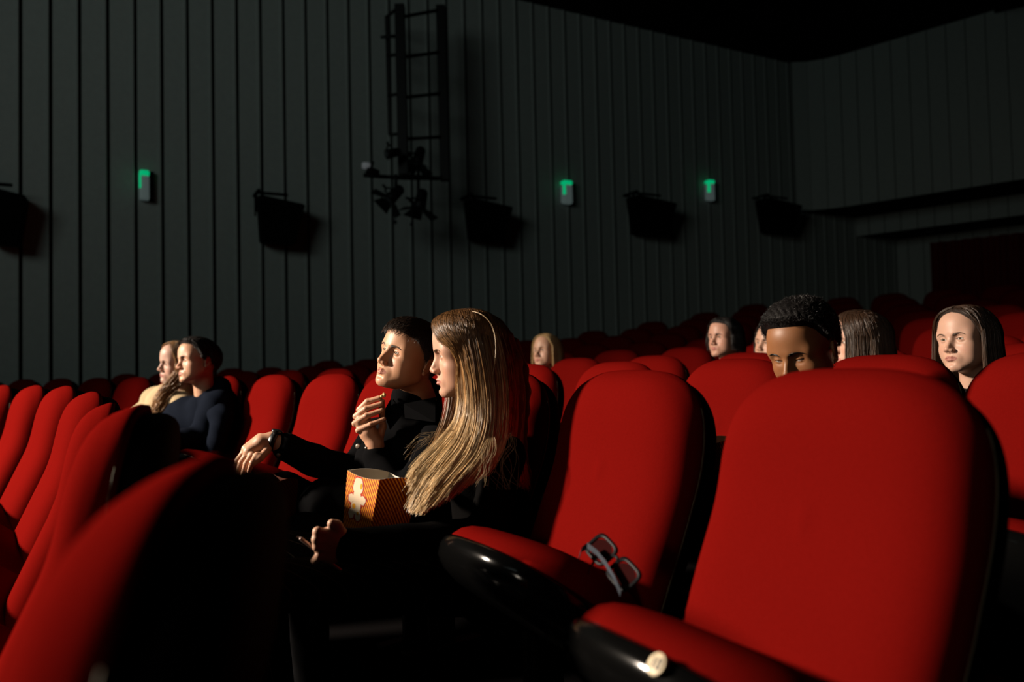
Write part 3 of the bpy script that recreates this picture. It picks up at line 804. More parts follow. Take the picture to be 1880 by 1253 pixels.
def seated(root, org, seat, top_m, leg_m, lean=None, wid=0.19, cloth='sweater', h=0.012, neck=0.05, col=None, arms=True):
    """generic seated clothing below a head: seat = (position, angle)"""
    p, ph_ = seat; f_ = V3((-math.cos(ph_), -math.sin(ph_), 0)); s_ = V3((-math.sin(ph_), math.cos(ph_), 0))
    nb = V3(org) - f_ * 0.045 + V3((0, 0, -0.185)); hip = p + f_ * 0.10 + V3((0, 0, 0.60)); 
    if nb.z - hip.z < 0.18: hip.z = nb.z - 0.2
    mid = (nb + hip) / 2 
    pr = [('c', nb + V3((0, 0, 0.02)), nb + V3((0, 0, -0.04)), neck, neck + 0.025), ('c', nb + V3((0, 0, -0.09)) - s_ * (wid - 0.06), nb + V3((0, 0, -0.09)) + s_ * (wid - 0.06), 0.062, 0.062, 0.05),
          ('c', nb + V3((0, 0, -0.12)), mid, 0.105, 0.11, 0.05), ('c', mid, hip, 0.115, 0.13, 0.04), ('c', mid - s_ * 0.06, mid + s_ * 0.06, 0.10, 0.10, 0.04)]
    for q in (-1, 1):
        sh = nb + s_ * q * (wid - 0.02) + V3((0, 0, -0.10)); el_ = sh + V3((0, 0, -0.23)) + s_ * q * 0.03 + f_ * 0.08; wr_ = el_ + f_ * 0.20 - s_ * q * 0.12 + V3((0, 0, 0.0))
        pr += [('c', sh, el_, 0.052, 0.044, 0.03), ('c', el_, wr_, 0.044, 0.034, 0.02)]
    sdf_obj(cloth, pr, h, top_m, root, wr=0.003)
    add_skin(root, [q for q in pr if q[0] == 'c'], 0.014, (0.4, 0.24, 0.16), 0.80)
    pr = []
    for q in (-1, 1):
        a_ = hip + s_ * q * 0.09; kn = a_ + f_ * 0.40 + V3((0, 0, 0.0)); ft = kn + f_ * 0.02 + V3((0, 0, -1)) * (kn.z - p.z - 0.06)
        pr += [('c', a_, kn, 0.085, 0.06, 0.03), ('c', kn, ft, 0.058, 0.042, 0.02)]
        hd = nb + s_ * q * 0.05
    sdf_obj('trousers', pr, h * 1.2, leg_m, root, wr=0.002)
    add_skin(root, pr, 0.014, (0.4, 0.24, 0.16), 0.80)

def merge_into(body, V, Fq, cols):
    """adds quads to the body mesh, so that a body is one mesh"""
    me = body.data; n = len(me.vertices); a_ = np.zeros(n * 3, np.float32); me.vertices.foreach_get('co', a_)
    f = np.zeros(len(me.polygons) * 4, np.int32); me.loops.foreach_get('vertex_index', f)
    c = np.zeros(n * 4, np.float32); me.color_attributes['col'].data.foreach_get('color', c)
    o = mesh_obj('body_new', np.concatenate([a_.reshape(-1, 3), V]), np.concatenate([f.reshape(-1, 4), Fq + n]), M['skin'])
    set_col(o, np.concatenate([c.reshape(-1, 4)[:, :3], cols])); body.data = o.data; bpy.data.objects.remove(o); bpy.data.meshes.remove(me)
def body_of(root): return [q for q in COL.objects if q.parent == root and q.name.startswith('body')][0]
def add_skin(root, prims, h, col, shrink=1.0):
    t = sdf_obj('tmp', [tuple(list(p[:3]) + [p[3] * shrink, p[4] * shrink] + list(p[5:])) if p[0] == 'c' else p for p in prims], h, M['skin'], None)
    n = len(t.data.vertices); a_ = np.zeros(n * 3, np.float32); t.data.vertices.foreach_get('co', a_); f = np.zeros(len(t.data.polygons) * 4, np.int32); t.data.loops.foreach_get('vertex_index', f)
    merge_into(body_of(root), a_.reshape(-1, 3), f.reshape(-1, 4), np.tile(np.array(col, np.float32), (n, 1))); bpy.data.objects.remove(t)

def person(label, group=None, loc=(0, 0, 0)):
    r = empty('person', (0, 0, 0)); tag(r, label, 'person'); return r

# ---- the long-haired woman with the popcorn box
LIGHT = (0.60, 0.36, 0.26)
def build_woman():
    r = person('woman in black with long straight blonde hair hugging a striped popcorn box')
    org = at(860, 651, 2.12)
    H, MW = head(r, org, rotm(-83, -3, 2), (0.46, 0.255, 0.175), (0.31, 0.10, 0.085), (0.10, 0.06, 0.035), True, h=0.0017, gaze=(-4, 4), jaw=0.97, nose=0.92, lips=1.12, neck=0.043, lid=0.0040, upto=-0.2, neckto=at(893, 800, 2.22))
    cap_shell('hair_cap', H, mk_line([(0, 36), (25, 30), (45, 22), (58, 6), (66, -20), (75, -40), (180, -50)]), 0.008, MW, r, (0.07, 0.033, 0.012), soft=6, noise=0.0004)
    # near side curtain of hair: guides from the face edge (0) to the back (1)
    G = {0.0: [(826, 580, 2.13), (810, 596, 2.098), (818, 620, 2.062), (839, 655, 2.045), (842, 705, 2.045), (844, 740, 2.045), (838, 772, 2.04), (806, 812, 2.01), (772, 845, 1.985), (748, 876, 1.965)],
         0.14: [(836, 576, 2.13), (820, 600, 2.066), (840, 640, 2.034), (852, 680, 2.026), (858, 725, 2.02), (856, 765, 2.01), (838, 810, 1.985), (802, 855, 1.965), (776, 892, 1.95), (752, 940, 1.93)],
         0.36: [(850, 574, 2.125), (856, 604, 2.048), (866, 650, 2.020), (874, 700, 2.012), (878, 745, 2.008), (876, 790, 1.99), (860, 840, 1.965), (828, 880, 1.945), (800, 912, 1.93), (772, 942, 1.92)],
         0.55: [(872, 572, 2.13), (886, 608, 2.050), (896, 655, 2.022), (902, 705, 2.012), (905, 750, 2.005), (903, 792, 1.99), (892, 825, 1.975), (874, 852, 1.96), (850, 880, 1.95), (826, 912, 1.935)],
         0.72: [(892, 575, 2.14), (912, 612, 2.065), (924, 660, 2.04), (930, 710, 2.035), (930, 755, 2.03), (926, 792, 2.02), (918, 815, 2.01), (908, 835, 2.00), (898, 850, 1.99), (884, 870, 1.98)],
         0.88: [(905, 582, 2.16), (932, 618, 2.10), (946, 665, 2.08), (950, 710, 2.08), (948, 750, 2.08), (944, 785, 2.075), (940, 810, 2.065), (944, 835, 2.05), (952, 860, 2.05), (956, 885, 2.05)],
         1.0: [(908, 588, 2.19), (944, 630, 2.16), (958, 680, 2.155), (962, 720, 2.15), (960, 755, 2.15), (956, 790, 2.14), (955, 820, 2.13), (960, 845, 2.12), (966, 872, 2.12), (968, 900, 2.12)]}
    us = sorted(G); GS = np.array([[tuple(at(*q)) for q in G[u]] for u in us])      # (7, 10, 3)
    rnd = np.random.RandomState(3); n = 9500; k = 34
    u = rnd.rand(n); lock = np.floor(u * 120); lc = (lock + 0.5) / 120
    uu = np.clip(u * 0.86 + lc * 0.14 + rnd.normal(size=n) * 0.02, 0, 1)
    base = np.stack([np.stack([np.interp(uu, us, GS[:, j, c]) for c in range(3)], 1) for j in range(10)], 1)
    Ln = np.clip(0.80 + 0.22 * rnd.rand(n), 0, 1.0)
    lr = np.random.RandomState(9); lz = lr.normal(size=130); lx = lr.normal(size=130); lcg = lr.rand(130)
    P = np.zeros((n, k, 3)); li = lock.astype(int)
    for i in range(n): P[i] = spline(base[i], k)
    t = np.linspace(0, 1, k)[None, :]
    spread = (0.25 + 1.1 * t ** 1.5)
    off = np.stack([(rnd.normal(size=(n, 1)) * 0.004 + lx[li][:, None] * 0.002) * spread, (rnd.rand(n, 1) - 0.35) * 0.020 * np.minimum(1, t * 5 + 0.2) + lz[li][:, None] * 0.003 * spread, rnd.normal(size=(n, 1)) * 0.003 * spread], 2)
    wv = np.stack([np.sin(t * 9 + lz[li][:, None] * 3) * 0.005 * t, np.cos(t * 8 + lx[li][:, None] * 3) * 0.004 * t, 0 * t * np.ones((n, 1))], 2)
    P = P + off + wv
    # lie on the outside of the skull
    MI = MW.inverted(); Pl = xf(MI, P.reshape(-1, 3)); near = (Pl[:, 2] > -0.10)
    lift = 0.0095 + 0.010 * np.repeat(rnd.rand(n), k) * np.minimum(1, np.tile(np.linspace(0, 1, k), n) * 5)
    for _ in range(3):
        q = Pl[near]; d_ = H.sample(q) ; q = q + H.grad(q) * np.clip(lift[near] - d_, 0, 0.03)[:, None]; Pl[near] = q
    P = xf(MW, Pl).reshape(n, k, 3)
    # cut to length
    for i in range(n):
        s_ = np.linspace(0, Ln[i], k) * (k - 1); a_ = np.minimum(s_.astype(int), k - 2); f_ = (s_ - a_)[:, None]; P[i] = P[i][a_] * (1 - f_) + P[i][a_ + 1] * f_
    tt = np.linspace(0, 1, k)[None, :, None]
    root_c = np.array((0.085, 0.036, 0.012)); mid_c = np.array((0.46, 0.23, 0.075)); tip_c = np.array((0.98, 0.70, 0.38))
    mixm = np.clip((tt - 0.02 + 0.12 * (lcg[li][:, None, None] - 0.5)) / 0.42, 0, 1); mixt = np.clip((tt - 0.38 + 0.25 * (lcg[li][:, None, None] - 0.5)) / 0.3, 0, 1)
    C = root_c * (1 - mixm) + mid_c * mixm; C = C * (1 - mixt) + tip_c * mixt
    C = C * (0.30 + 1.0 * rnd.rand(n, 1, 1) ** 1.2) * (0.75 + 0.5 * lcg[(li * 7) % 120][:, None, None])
    C = C * (1 + 0.9 * np.clip((uu[:, None, None] - 0.5) / 0.4, 0, 1))  # back strands get brighter colour in place of missing light
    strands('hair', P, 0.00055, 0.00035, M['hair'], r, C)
    # the mass below the strands
    pr = []
    for ui in range(1, 7):
        g = [V3(tuple(q)) + V3((0.0, 0.022, 0)) for q in GS[ui]]; last = 8 if ui < 4 else 9
        for j in range(1, last): pr.append(('c', g[j], g[j + 1], 0.017 if j < last - 2 else 0.013, 0.017 if j < last - 3 else 0.010, 0.02))
    sdf_obj('hair_underlayer', pr, 0.006, M['hair_shell'], r, col=(0.20, 0.105, 0.042))
    # far side and back hair
    n2 = 1900; k2 = 20; K = np.array([[tuple(at(*q)) for q in g] for g in (
        [(825, 588, 2.16), (816, 625, 2.20), (826, 690, 2.21), (824, 745, 2.20), (808, 800, 2.17), (778, 850, 2.12), (756, 895, 2.06)],
        [(850, 574, 2.18), (850, 600, 2.24), (858, 680, 2.25), (850, 740, 2.24), (830, 800, 2.2), (800, 850, 2.16), (775, 900, 2.12)],
        [(905, 590, 2.2), (950, 640, 2.22), (962, 700, 2.23), (960, 760, 2.22), (958, 810, 2.2), (960, 850, 2.18), (964, 880, 2.17)])])
    u = rnd.rand(n2); P2 = np.zeros((n2, k2, 3))
    u = np.where(rnd.rand(n2) < 0.45, u * 0.35, 0.5 + u * 0.5)
    for i in range(n2):
        kk = np.stack([[np.interp(u[i], [0, 0.5, 1], K[:, j, c]) for c in range(3)] for j in range(7)]); P2[i] = spline(kk, k2)
    t2 = np.linspace(0, 1, k2)[None, :, None]
    P2 += rnd.normal(size=(n2, 1, 3)) * 0.005 * np.minimum(1, 4 * t2 + .1)
    C2 = (root_c * (1 - t2) + mid_c * t2) * (0.4 + 0.6 * rnd.rand(n2, 1, 1))
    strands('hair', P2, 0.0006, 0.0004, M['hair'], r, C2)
    # loose wisps
    n3 = 42; P3 = []
    for i in range(n3):
        a_ = rnd.randint(1, 4)
        if a_ == 0: kk = [(790 + rnd.randint(-3, 6), 700, 2.12), (782 + rnd.randint(-6, 8), 735, 2.1), (800 + rnd.randint(-10, 12), 752 + rnd.randint(-8, 15), 2.08), (822, 770, 2.05)]
        elif a_ == 1: kk = [(835, 790, 2.0), (800, 800 + rnd.randint(-8, 8), 1.98), (768, 808 + rnd.randint(-10, 20), 1.98), (752 + rnd.randint(-12, 10), 825 + rnd.randint(-10, 25), 1.98)]
        elif a_ == 2: kk = [(905, 790, 1.99), (888 + rnd.randint(-6, 30), 830, 1.95), (870 + rnd.randint(0, 40), 860, 1.94), (880 + rnd.randint(-10, 20), 890 + rnd.randint(-10, 10), 1.93)]
        else: kk = [(930, 780, 2.04), (925 + rnd.randint(-5, 25), 815, 1.99), (915 + rnd.randint(-25, 40), 850 + rnd.randint(-10, 10), 1.97), (925 + rnd.randint(-30, 40), 900, 1.96)]
        P3.append(spline([tuple(at(*q)) for q in kk], 12))
    strands('hair_wisp', np.array(P3), 0.00026, 0.00012, M['hair'], r, np.tile(tip_c * 0.6, (n3 * 12, 1)))
    # one loose strand arching over the crown
    st = spline([tuple(at(*q)) for q in [(862, 571, 2.08), (884, 578, 2.045), (903, 600, 2.03), (910, 640, 2.015), (904, 690, 2.008)]], 16)
    strands('hair_wisp', np.array([st, st + np.array([0.0012, 0, 0.0004])]), 0.0004, 0.0003, M['hair'], r, np.tile(tip_c * 0.8, (32, 1)))
    # black long-sleeved top
    nb = at(893, 772, 2.20); hipc = at(905, 1040, 2.2)
    shn = at(925, 838, 2.06); shf = at(842, 815, 2.34); eln = at(893, 985, 1.99); wrn = at(652, 1002, 1.83)
    elf = at(800, 940, 2.35); wrf = at(720, 985, 2.1)
    pr = [('c', nb, at(890, 820, 2.19), 0.046, 0.075), ('c', shn, shf, 0.055, 0.055, 0.05), ('c', at(895, 850, 2.17), at(905, 960, 2.18), 0.105, 0.105, 0.04), ('c', at(905, 960, 2.18), hipc, 0.105, 0.125, 0.04),
          ('c', at(860, 880, 2.13), at(870, 905, 2.2), 0.06, 0.06, 0.04),
          ('c', shn, eln, 0.056, 0.050, 0.02), ('c', eln, wrn, 0.050, 0.040, 0.015), ('c', wrn, at(632, 1002, 1.815), 0.042, 0.042, 0.005),
          ('c', shf, elf, 0.05, 0.045, 0.02), ('c', elf, wrf, 0.044, 0.036, 0.015)]
    sdf_obj('jumper', pr, 0.0075, M['black_knit'], r, wr=0.0018, wf=70)
    add_skin(r, pr, 0.010, (0.45, 0.26, 0.18), 0.74)
    pr = []
    for a_, b_, c_ in ((at(905, 1075, 2.12), at(470, 1075, 1.86), at(500, 1400, 1.9)), (at(875, 1050, 2.32), at(455, 1012, 2.12), at(470, 1300, 2.1))):
        pr += [('c', a_, b_, 0.085, 0.062, 0.03), ('c', b_, c_, 0.060, 0.045, 0.02)]
    sdf_obj('pinstripe_trousers', pr, 0.01, M['pinstripe'], r, wr=0.0015)
    add_skin(r, pr, 0.014, (0.45, 0.26, 0.18), 0.78)
    # her fist, closed around the phone: back of the hand to us
    hp = [('c', at(634, 1004, 1.813), at(612, 995, 1.80), 0.027, 0.030, 0.01), ('c', at(634, 1010, 1.813), at(606, 1015, 1.80), 0.024, 0.026, 0.01),
          ('e', at(603, 996, 1.79), (0.026, 0.017, 0.036), 0.012),
          ('c', at(630, 985, 1.805), at(618, 966, 1.79), 0.015, 0.0125, 0.012), ('c', at(618, 966, 1.79), at(609, 962, 1.783), 0.0125, 0.0105, 0.006),
          # index to ring: knuckle then the folded joint under the phone
          ('c', at(606, 984, 1.785), at(583, 977, 1.768), 0.0125, 0.0115, 0.008), ('c', at(583, 977, 1.768), at(581, 990, 1.80), 0.0108, 0.009, 0.004),
          ('c', at(604, 996, 1.782), at(581, 991, 1.765), 0.0120, 0.0115, 0.007), ('c', at(581, 991, 1.765), at(582, 1003, 1.80), 0.0105, 0.009, 0.004),
          ('c', at(604, 1008, 1.782), at(582, 1004, 1.767), 0.0115, 0.0108, 0.007), ('c', at(582, 1004, 1.767), at(585, 1014, 1.80), 0.010, 0.0085, 0.004),
          ('c', at(606, 1020, 1.785), at(586, 1021, 1.775), 0.0110, 0.0098, 0.006), ('c', at(586, 1021, 1.775), at(577, 1030, 1.79), 0.0098, 0.0088, 0.004)]
    add_skin(r, hp, 0.0022, (0.42, 0.24, 0.16))
    return r

def build_man():
    r = person('young man with short dark fringe lifting popcorn to his mouth')
    org = at(751, 656, 2.45)
    H, MW = head(r, org, rotm(-43, 15, 13), (0.45, 0.235, 0.135), (0.33, 0.12, 0.09), (0.030, 0.018, 0.010), False, h=0.0018, gaze=(-3, 4), neck=0.050, lid=0.0033, lips=1.05, upto=-0.2, nose=1.0, wide=1.03, jaw=1.06, neckto=at(792, 790, 2.60))
    MAN = mk_line([(0, 22), (30, 20), (45, 19), (55, 15), (64, 6), (72, 0), (77, -12), (83, -14), (87, 6), (100, 4), (112, -24), (180, -42)])
    short_hair(r, H, MW, MAN, 9000, (0.020, 0.012, 0.008), L=0.026, thick=0.010, seed=4)
    nb = at(768, 752, 2.56)
    shn = at(812, 812, 2.42); shf = at(696, 800, 2.74); eln = at(742, 925, 2.33); wrn = at(694, 848, 2.43); elf = at(648, 868, 2.62); wrf = at(528, 822, 2.475)
    pr = [('c', at(750, 738, 2.50), at(780, 722, 2.58), 0.058, 0.058, 0.02), ('c', at(752, 733, 2.53), nb, 0.060, 0.082, 0.02), ('c', at(700, 905, 2.5), at(780, 960, 2.5), 0.10, 0.13, 0.05), ('c', at(600, 930, 2.45), at(760, 975, 2.5), 0.09, 0.12, 0.05), ('c', shn, shf, 0.062, 0.062, 0.05), ('c', at(745, 830, 2.58), at(765, 960, 2.62), 0.125, 0.125, 0.05), ('c', at(765, 960, 2.62), at(785, 1020, 2.66), 0.125, 0.13, 0.04), ('c', at(700, 850, 2.55), at(735, 900, 2.6), 0.09, 0.10, 0.05),
          ('c', shn, eln, 0.062, 0.056, 0.02), ('c', eln, wrn, 0.054, 0.040, 0.015), ('c', wrn, at(690, 838, 2.437), 0.041, 0.041, 0.004),
          ('c', shf, elf, 0.060, 0.056, 0.02), ('c', elf, at(575, 845, 2.53), 0.055, 0.052, 0.015), ('c', at(575, 845, 2.53), wrf, 0.052, 0.046, 0.012)]
    sdf_obj('jacket', pr, 0.008, M['black_denim'], r, wr=0.003, wf=55)
    add_skin(r, pr, 0.010, (0.42, 0.23, 0.14), 0.74)
    # turned-down collar points, pocket flap and metal buttons
    mb = MB()
    for pts in ([(718, 732, 2.462), (704, 756, 2.455), (716, 790, 2.452), (742, 758, 2.435)], [(742, 742, 2.43), (744, 768, 2.42), (800, 776, 2.37), (800, 730, 2.44)]):
        q = [at(*p) for p in pts]; n_ = (q[1] - q[0]).cross(q[2] - q[0]).normalized() * 0.003
        mb.add([p + n_ for p in q] + [p - n_ for p in q], [(0, 1, 2, 3), (7, 6, 5, 4), (0, 4, 5, 1), (1, 5, 6, 2), (2, 6, 7, 3), (3, 7, 4, 0)])
    mb.build('collar', M['black_denim'], r)
    for (x, y, z, rr) in ((657, 820, 2.462, 0.0085), (511, 836, 2.425, 0.006), (672, 823, 2.395, 0.004)):
        c = at(x, y, z); mb = MB(); dv_ = V3((-0.35, -0.93, 0.1)).normalized()
        mb.tube([c - dv_ * 0.003, c + dv_ * 0.0015, c + dv_ * 0.0025], [rr, rr, rr * 0.7], 16); mb.build('button', M['button'], r, True)
    # legs
    pr = []
    for a_, b_, c_ in ((at(800, 1040, 2.56), at(560, 985, 2.24), at(575, 1300, 2.25)), (at(765, 1010, 2.78), at(520, 905, 2.52), at(535, 1180, 2.5))):
        pr += [('c', a_, b_, 0.09, 0.066, 0.03), ('c', b_, c_, 0.064, 0.048, 0.02)]
    sdf_obj('trousers', pr, 0.012, M['black_denim'], r, wr=0.002)
    add_skin(r, pr, 0.014, (0.42, 0.23, 0.14), 0.78)
    # raised hand pinching a popcorn
    Y0 = 2.435
    hp = [('c', at(695, 838, Y0), at(689, 818, Y0), 0.0245, 0.0245, 0.01), ('c', at(689, 818, Y0), at(677, 796, Y0), 0.0245, 0.026, 0.015),
          ('e', at(674, 790, Y0), (0.026, 0.018, 0.034), 0.012),
          ('c', at(684, 806, Y0), at(668, 755, Y0 + 0.018), 0.017, 0.0125, 0.010), ('c', at(682, 806, Y0), at(661, 766, Y0 + 0.004), 0.016, 0.0125, 0.008), ('c', at(682, 808, Y0), at(659, 780, Y0 - 0.006), 0.015, 0.012, 0.008),
          ('c', at(660, 753, Y0 + 0.022), at(675, 738, Y0 + 0.010), 0.0108, 0.0100, 0.006), ('c', at(675, 738, Y0 + 0.010), at(697, 731, Y0 + 0.004), 0.0096, 0.0078, 0.004),
          ('c', at(654, 765, Y0 + 0.008), at(672, 751, Y0 - 0.004), 0.0112, 0.0102, 0.0045), ('c', at(672, 751, Y0 - 0.004), at(700, 742, Y0 - 0.002), 0.0098, 0.0080, 0.003),
          ('c', at(652, 778, Y0 - 0.004), at(673, 764, Y0 - 0.014), 0.0110, 0.0098, 0.0045), ('c', at(673, 764, Y0 - 0.014), at(701, 754, Y0 - 0.010), 0.0094, 0.0078, 0.003),
          ('c', at(658, 791, Y0 - 0.012), at(681, 780, Y0 - 0.022), 0.0100, 0.0088, 0.0045), ('c', at(681, 780, Y0 - 0.022), at(705, 770, Y0 - 0.016), 0.0086, 0.0072, 0.003),
          ('c', at(694, 812, Y0 + 0.016), at(703, 784, Y0 + 0.024), 0.0150, 0.0115, 0.012), ('c', at(703, 784, Y0 + 0.024), at(701, 752, Y0 + 0.018), 0.0112, 0.0100, 0.006), ('c', at(701, 752, Y0 + 0.018), at(702, 737, Y0 + 0.010), 0.0098, 0.0078, 0.004)]
    add_skin(r, hp, 0.0021, (0.47, 0.25, 0.155))
    # the other hand hangs from the watch wrist over a second box
    Y1 = 2.46
    hp = [('c', at(520, 818, Y1), at(500, 810, Y1), 0.0275, 0.0275, 0.01), ('c', at(500, 810, Y1), at(482, 812, Y1 - 0.01), 0.0265, 0.026, 0.012), ('c', at(482, 814, Y1 - 0.01), at(458, 830, Y1 - 0.03), 0.024, 0.020, 0.012),
          ('c', at(478, 806, Y1 + 0.01), at(452, 824, Y1 - 0.01), 0.018, 0.014, 0.01),
          ('c', at(452, 826, Y1 - 0.005), at(437, 846, Y1 - 0.02), 0.0115, 0.010, 0.008), ('c', at(437, 846, Y1 - 0.02), at(427, 872, Y1 - 0.02), 0.0098, 0.0078, 0.004),
          ('c', at(456, 832, Y1 - 0.028), at(443, 850, Y1 - 0.042), 0.0115, 0.010, 0.006), ('c', at(443, 850, Y1 - 0.042), at(434, 876, Y1 - 0.04), 0.0098, 0.0078, 0.003),
          ('c', at(463, 836, Y1 - 0.046), at(452, 852, Y1 - 0.062), 0.0110, 0.0095, 0.006), ('c', at(452, 852, Y1 - 0.062), at(445, 874, Y1 - 0.06), 0.009, 0.0075, 0.003),
          ('c', at(472, 836, Y1 - 0.055), at(463, 850, Y1 - 0.075), 0.0100, 0.0085, 0.006), ('c', at(463, 850, Y1 - 0.075), at(457, 866, Y1 - 0.072), 0.0085, 0.007, 0.003),
          ('c', at(490, 828, Y1 - 0.03), at(478, 842, Y1 - 0.06), 0.013, 0.0105, 0.01), ('c', at(478, 842, Y1 - 0.06), at(466, 852, Y1 - 0.075), 0.0102, 0.008, 0.004)]
    add_skin(r, hp, 0.0024, (0.48, 0.26, 0.165))
    # watch: strap ring and case
    c = at(503, 811, Y1); ax = (at(520, 818, Y1) - at(490, 808, Y1)).normalized(); u_ = ax.cross(V3((0, 1, 0))).normalized(); v_ = ax.cross(u_).normalized()
    v = []; f = []; n = 32
    prof_ = [(-0.011, 0.0285), (-0.011, 0.0312), (0.011, 0.0312), (0.011, 0.0285)]
    for k_ in range(n):
        a_ = 2 * math.pi * k_ / n
        for dx, rr in prof_: v.append(c + ax * dx + (u_ * math.cos(a_) + v_ * math.sin(a_)) * rr)
    for k_ in range(n):
        for j in range(4): f.append((k_ * 4 + j, k_ * 4 + (j + 1) % 4, ((k_ + 1) % n) * 4 + (j + 1) % 4, ((k_ + 1) % n) * 4 + j))
    wt = mesh_obj('watch', v, f, M['black'], r)
    d_ = (u_ if u_.z > 0 else -u_); cc = c + d_ * 0.034; mb = MB()
    mb.tube([cc - d_ * 0.004, cc + d_ * 0.003, cc + d_ * 0.004], [0.0185, 0.0185, 0.0165], 28); mb.build('watch_case', M['watchmetal'], wt, True)
    return r
M['button'] = mat('button_metal', (0.20, 0.15, 0.12), 0.35, 0.5, metallic=0.6)
M['watchmetal'] = mat('dark_watch_metal', (0.03, 0.03, 0.03), 0.15, 0.6, metallic=0.5)
# ---------------------------------------------------------------- things held or lying about
def stripe_mat(name, c0, c1, scale=1.0, rough=0.45):
    m = bpy.data.materials.new(name); m.use_nodes = True; nt = m.node_tree; b = nt.nodes['Principled BSDF']
    uv = nt.nodes.new('ShaderNodeUVMap'); sp = nt.nodes.new('ShaderNodeSeparateXYZ'); nt.links.new(uv.outputs[0], sp.inputs[0])
    ad = nt.nodes.new('ShaderNodeMath'); ad.operation = 'ADD'; nt.links.new(sp.outputs[0], ad.inputs[0]); nt.links.new(sp.outputs[1], ad.inputs[1])
    mu = nt.nodes.new('ShaderNodeMath'); mu.operation = 'MULTIPLY'; mu.inputs[1].default_value = scale; nt.links.new(ad.outputs[0], mu.inputs[0])
    fr = nt.nodes.new('ShaderNodeMath'); fr.operation = 'FRACT'; nt.links.new(mu.outputs[0], fr.inputs[0])
    cr = nt.nodes.new('ShaderNodeValToRGB'); cr.color_ramp.elements[0].position = 0.40; cr.color_ramp.elements[0].color = (*c0, 1)
    cr.color_ramp.elements[1].position = 0.48; cr.color_ramp.elements[1].color = (*c1, 1); nt.links.new(fr.outputs[0], cr.inputs[0])
    nt.links.new(cr.outputs[0], b.inputs['Base Color']); b.inputs['Roughness'].default_value = rough; b.inputs['Specular IOR Level'].default_value = 0.08
    return m
M['stripes'] = stripe_mat('popcorn_stripes', (0.85, 0.30, 0.006), (0.22, 0.014, 0.003), 13)
M['stripes_shaded'] = stripe_mat('shaded_popcorn_stripes', (0.045, 0.009, 0.003), (0.022, 0.003, 0.002), 13)  # darker copy of the stripes, the shadow is put into the colour
M['boxinner'] = mat('white_card', (0.66, 0.60, 0.50), 0.7, 0.2)
M['print_red'] = mat('print_red', (0.36, 0.022, 0.010), 0.5, 0.05)
M['print_white'] = mat('print_cream', (0.60, 0.47, 0.33), 0.5, 0.05)
M['print_yellow'] = mat('print_yellow', (0.62, 0.27, 0.008), 0.5, 0.05)
M['popcorn'] = mat('popcorn', (0.72, 0.52, 0.22), 0.7, 0.2, noise=(90, 0.35))

def popcorn_box(T, B, label, prints=True, dark=False):
    """T, B: four top and four bottom corners in world space, anticlockwise seen from above"""
    root = empty('popcorn_box'); tag(root, label, 'popcorn box')
    n = 10; th = 0.0012
    cT = sum(T, V3()) / 4; cB = sum(B, V3()) / 4
    v = []; f = []; uvs = []
    for i in range(4):
        a_, b_, c_, d_ = T[i], T[(i + 1) % 4], B[i], B[(i + 1) % 4]
        base = len(v); L = (b_ - a_).length; Hh = (a_ - c_).length
        for k in range(n + 1):
            t = k / n; dip = 0.010 * (4 * t * (1 - t)) * (1 if i % 2 else -1) * 0.7
            top = a_.lerp(b_, t) + (cT - cB).normalized() * dip; bot = c_.lerp(d_, t)
            v += [top, bot]; uvs += [(t * L / 0.12, 1.0), (t * L / 0.12, 0.0)]
        for k in range(n): f.append((base + 2 * k, base + 2 * k + 1, base + 2 * k + 3, base + 2 * k + 2))
    o = mesh_obj('side_panels', v, f, M['stripes_shaded'] if dark else M['stripes'], root, False)
    ul = o.data.uv_layers.new(name='UVMap')
    for lp in o.data.loops: ul.data[lp.index].uv = uvs[lp.vertex_index]
    # pale inner lining, a hair inside
    vi = [p + (cT.lerp(cB, 0 if j % 2 == 0 else 1) - p).normalized() * 0.0016 for j, p in enumerate(v)]
    nb_ = len(vi); vi += [q + (cB - q).normalized() * 0.002 for q in B]
    fi = [q[::-1] for q in f] + [(nb_, nb_ + 1, nb_ + 2, nb_ + 3)]
    # rim joins lining and panel
    N = len(v); fr = []
    for i in range(4):
        b0 = i * 2 * (n + 1)
        for k in range(n): fr.append((b0 + 2 * k, b0 + 2 * k + 2, N + b0 + 2 * k + 2, N + b0 + 2 * k))
    vv = v + vi
    mesh_obj('lining', vv, [tuple(j + N for j in q) for q in fi] + fr, M['stripes_shaded'] if dark else M['boxinner'], root, False)
    return root
def face_pt(a_, b_, c_, d_, u, v, off):
    """a top-left, b top-right, c bottom-left, d bottom-right"""
    p = a_.lerp(b_, u).lerp(c_.lerp(d_, u), v); n = (b_ - a_).cross(c_ - a_).normalized()
    return p - n * off if (n.y > 0) == False and False else p + n * off * (-1 if n.y > 0 else 1)
def blob(root, name, m, face, pts, off, w=0.0):
    P = [face_pt(*face, u, v_, off) for u, v_ in pts]
    me = mesh_obj(name, P, [tuple(range(len(P)))], m, root, False); return me
def circle_pts(cu, cv, ru, rv, n=26, a0=0.0, jag=0.0):
    return [(cu + ru * (1 + jag * math.sin(5 * t + a0)) * math.cos(t), cv + rv * (1 + jag * math.sin(5 * t + a0)) * math.sin(t)) for t in [2 * math.pi * k / n for k in range(n)]]

tl, tn, tr = at(638, 864, 2.03), at(697, 881, 1.945), at(775, 884, 2.00)
tb = tl + tr - tn
bl, bn, br = at(629, 972, 2.00), at(677, 990, 1.93), at(742, 990, 1.975)
bb_ = bl + br - bn
box1 = popcorn_box([tl, tn, tr, tb], [bl, bn, br, bb_], 'popcorn box with orange and red stripes hugged by the long-haired woman')
face = (tl, tn, bl, bn)
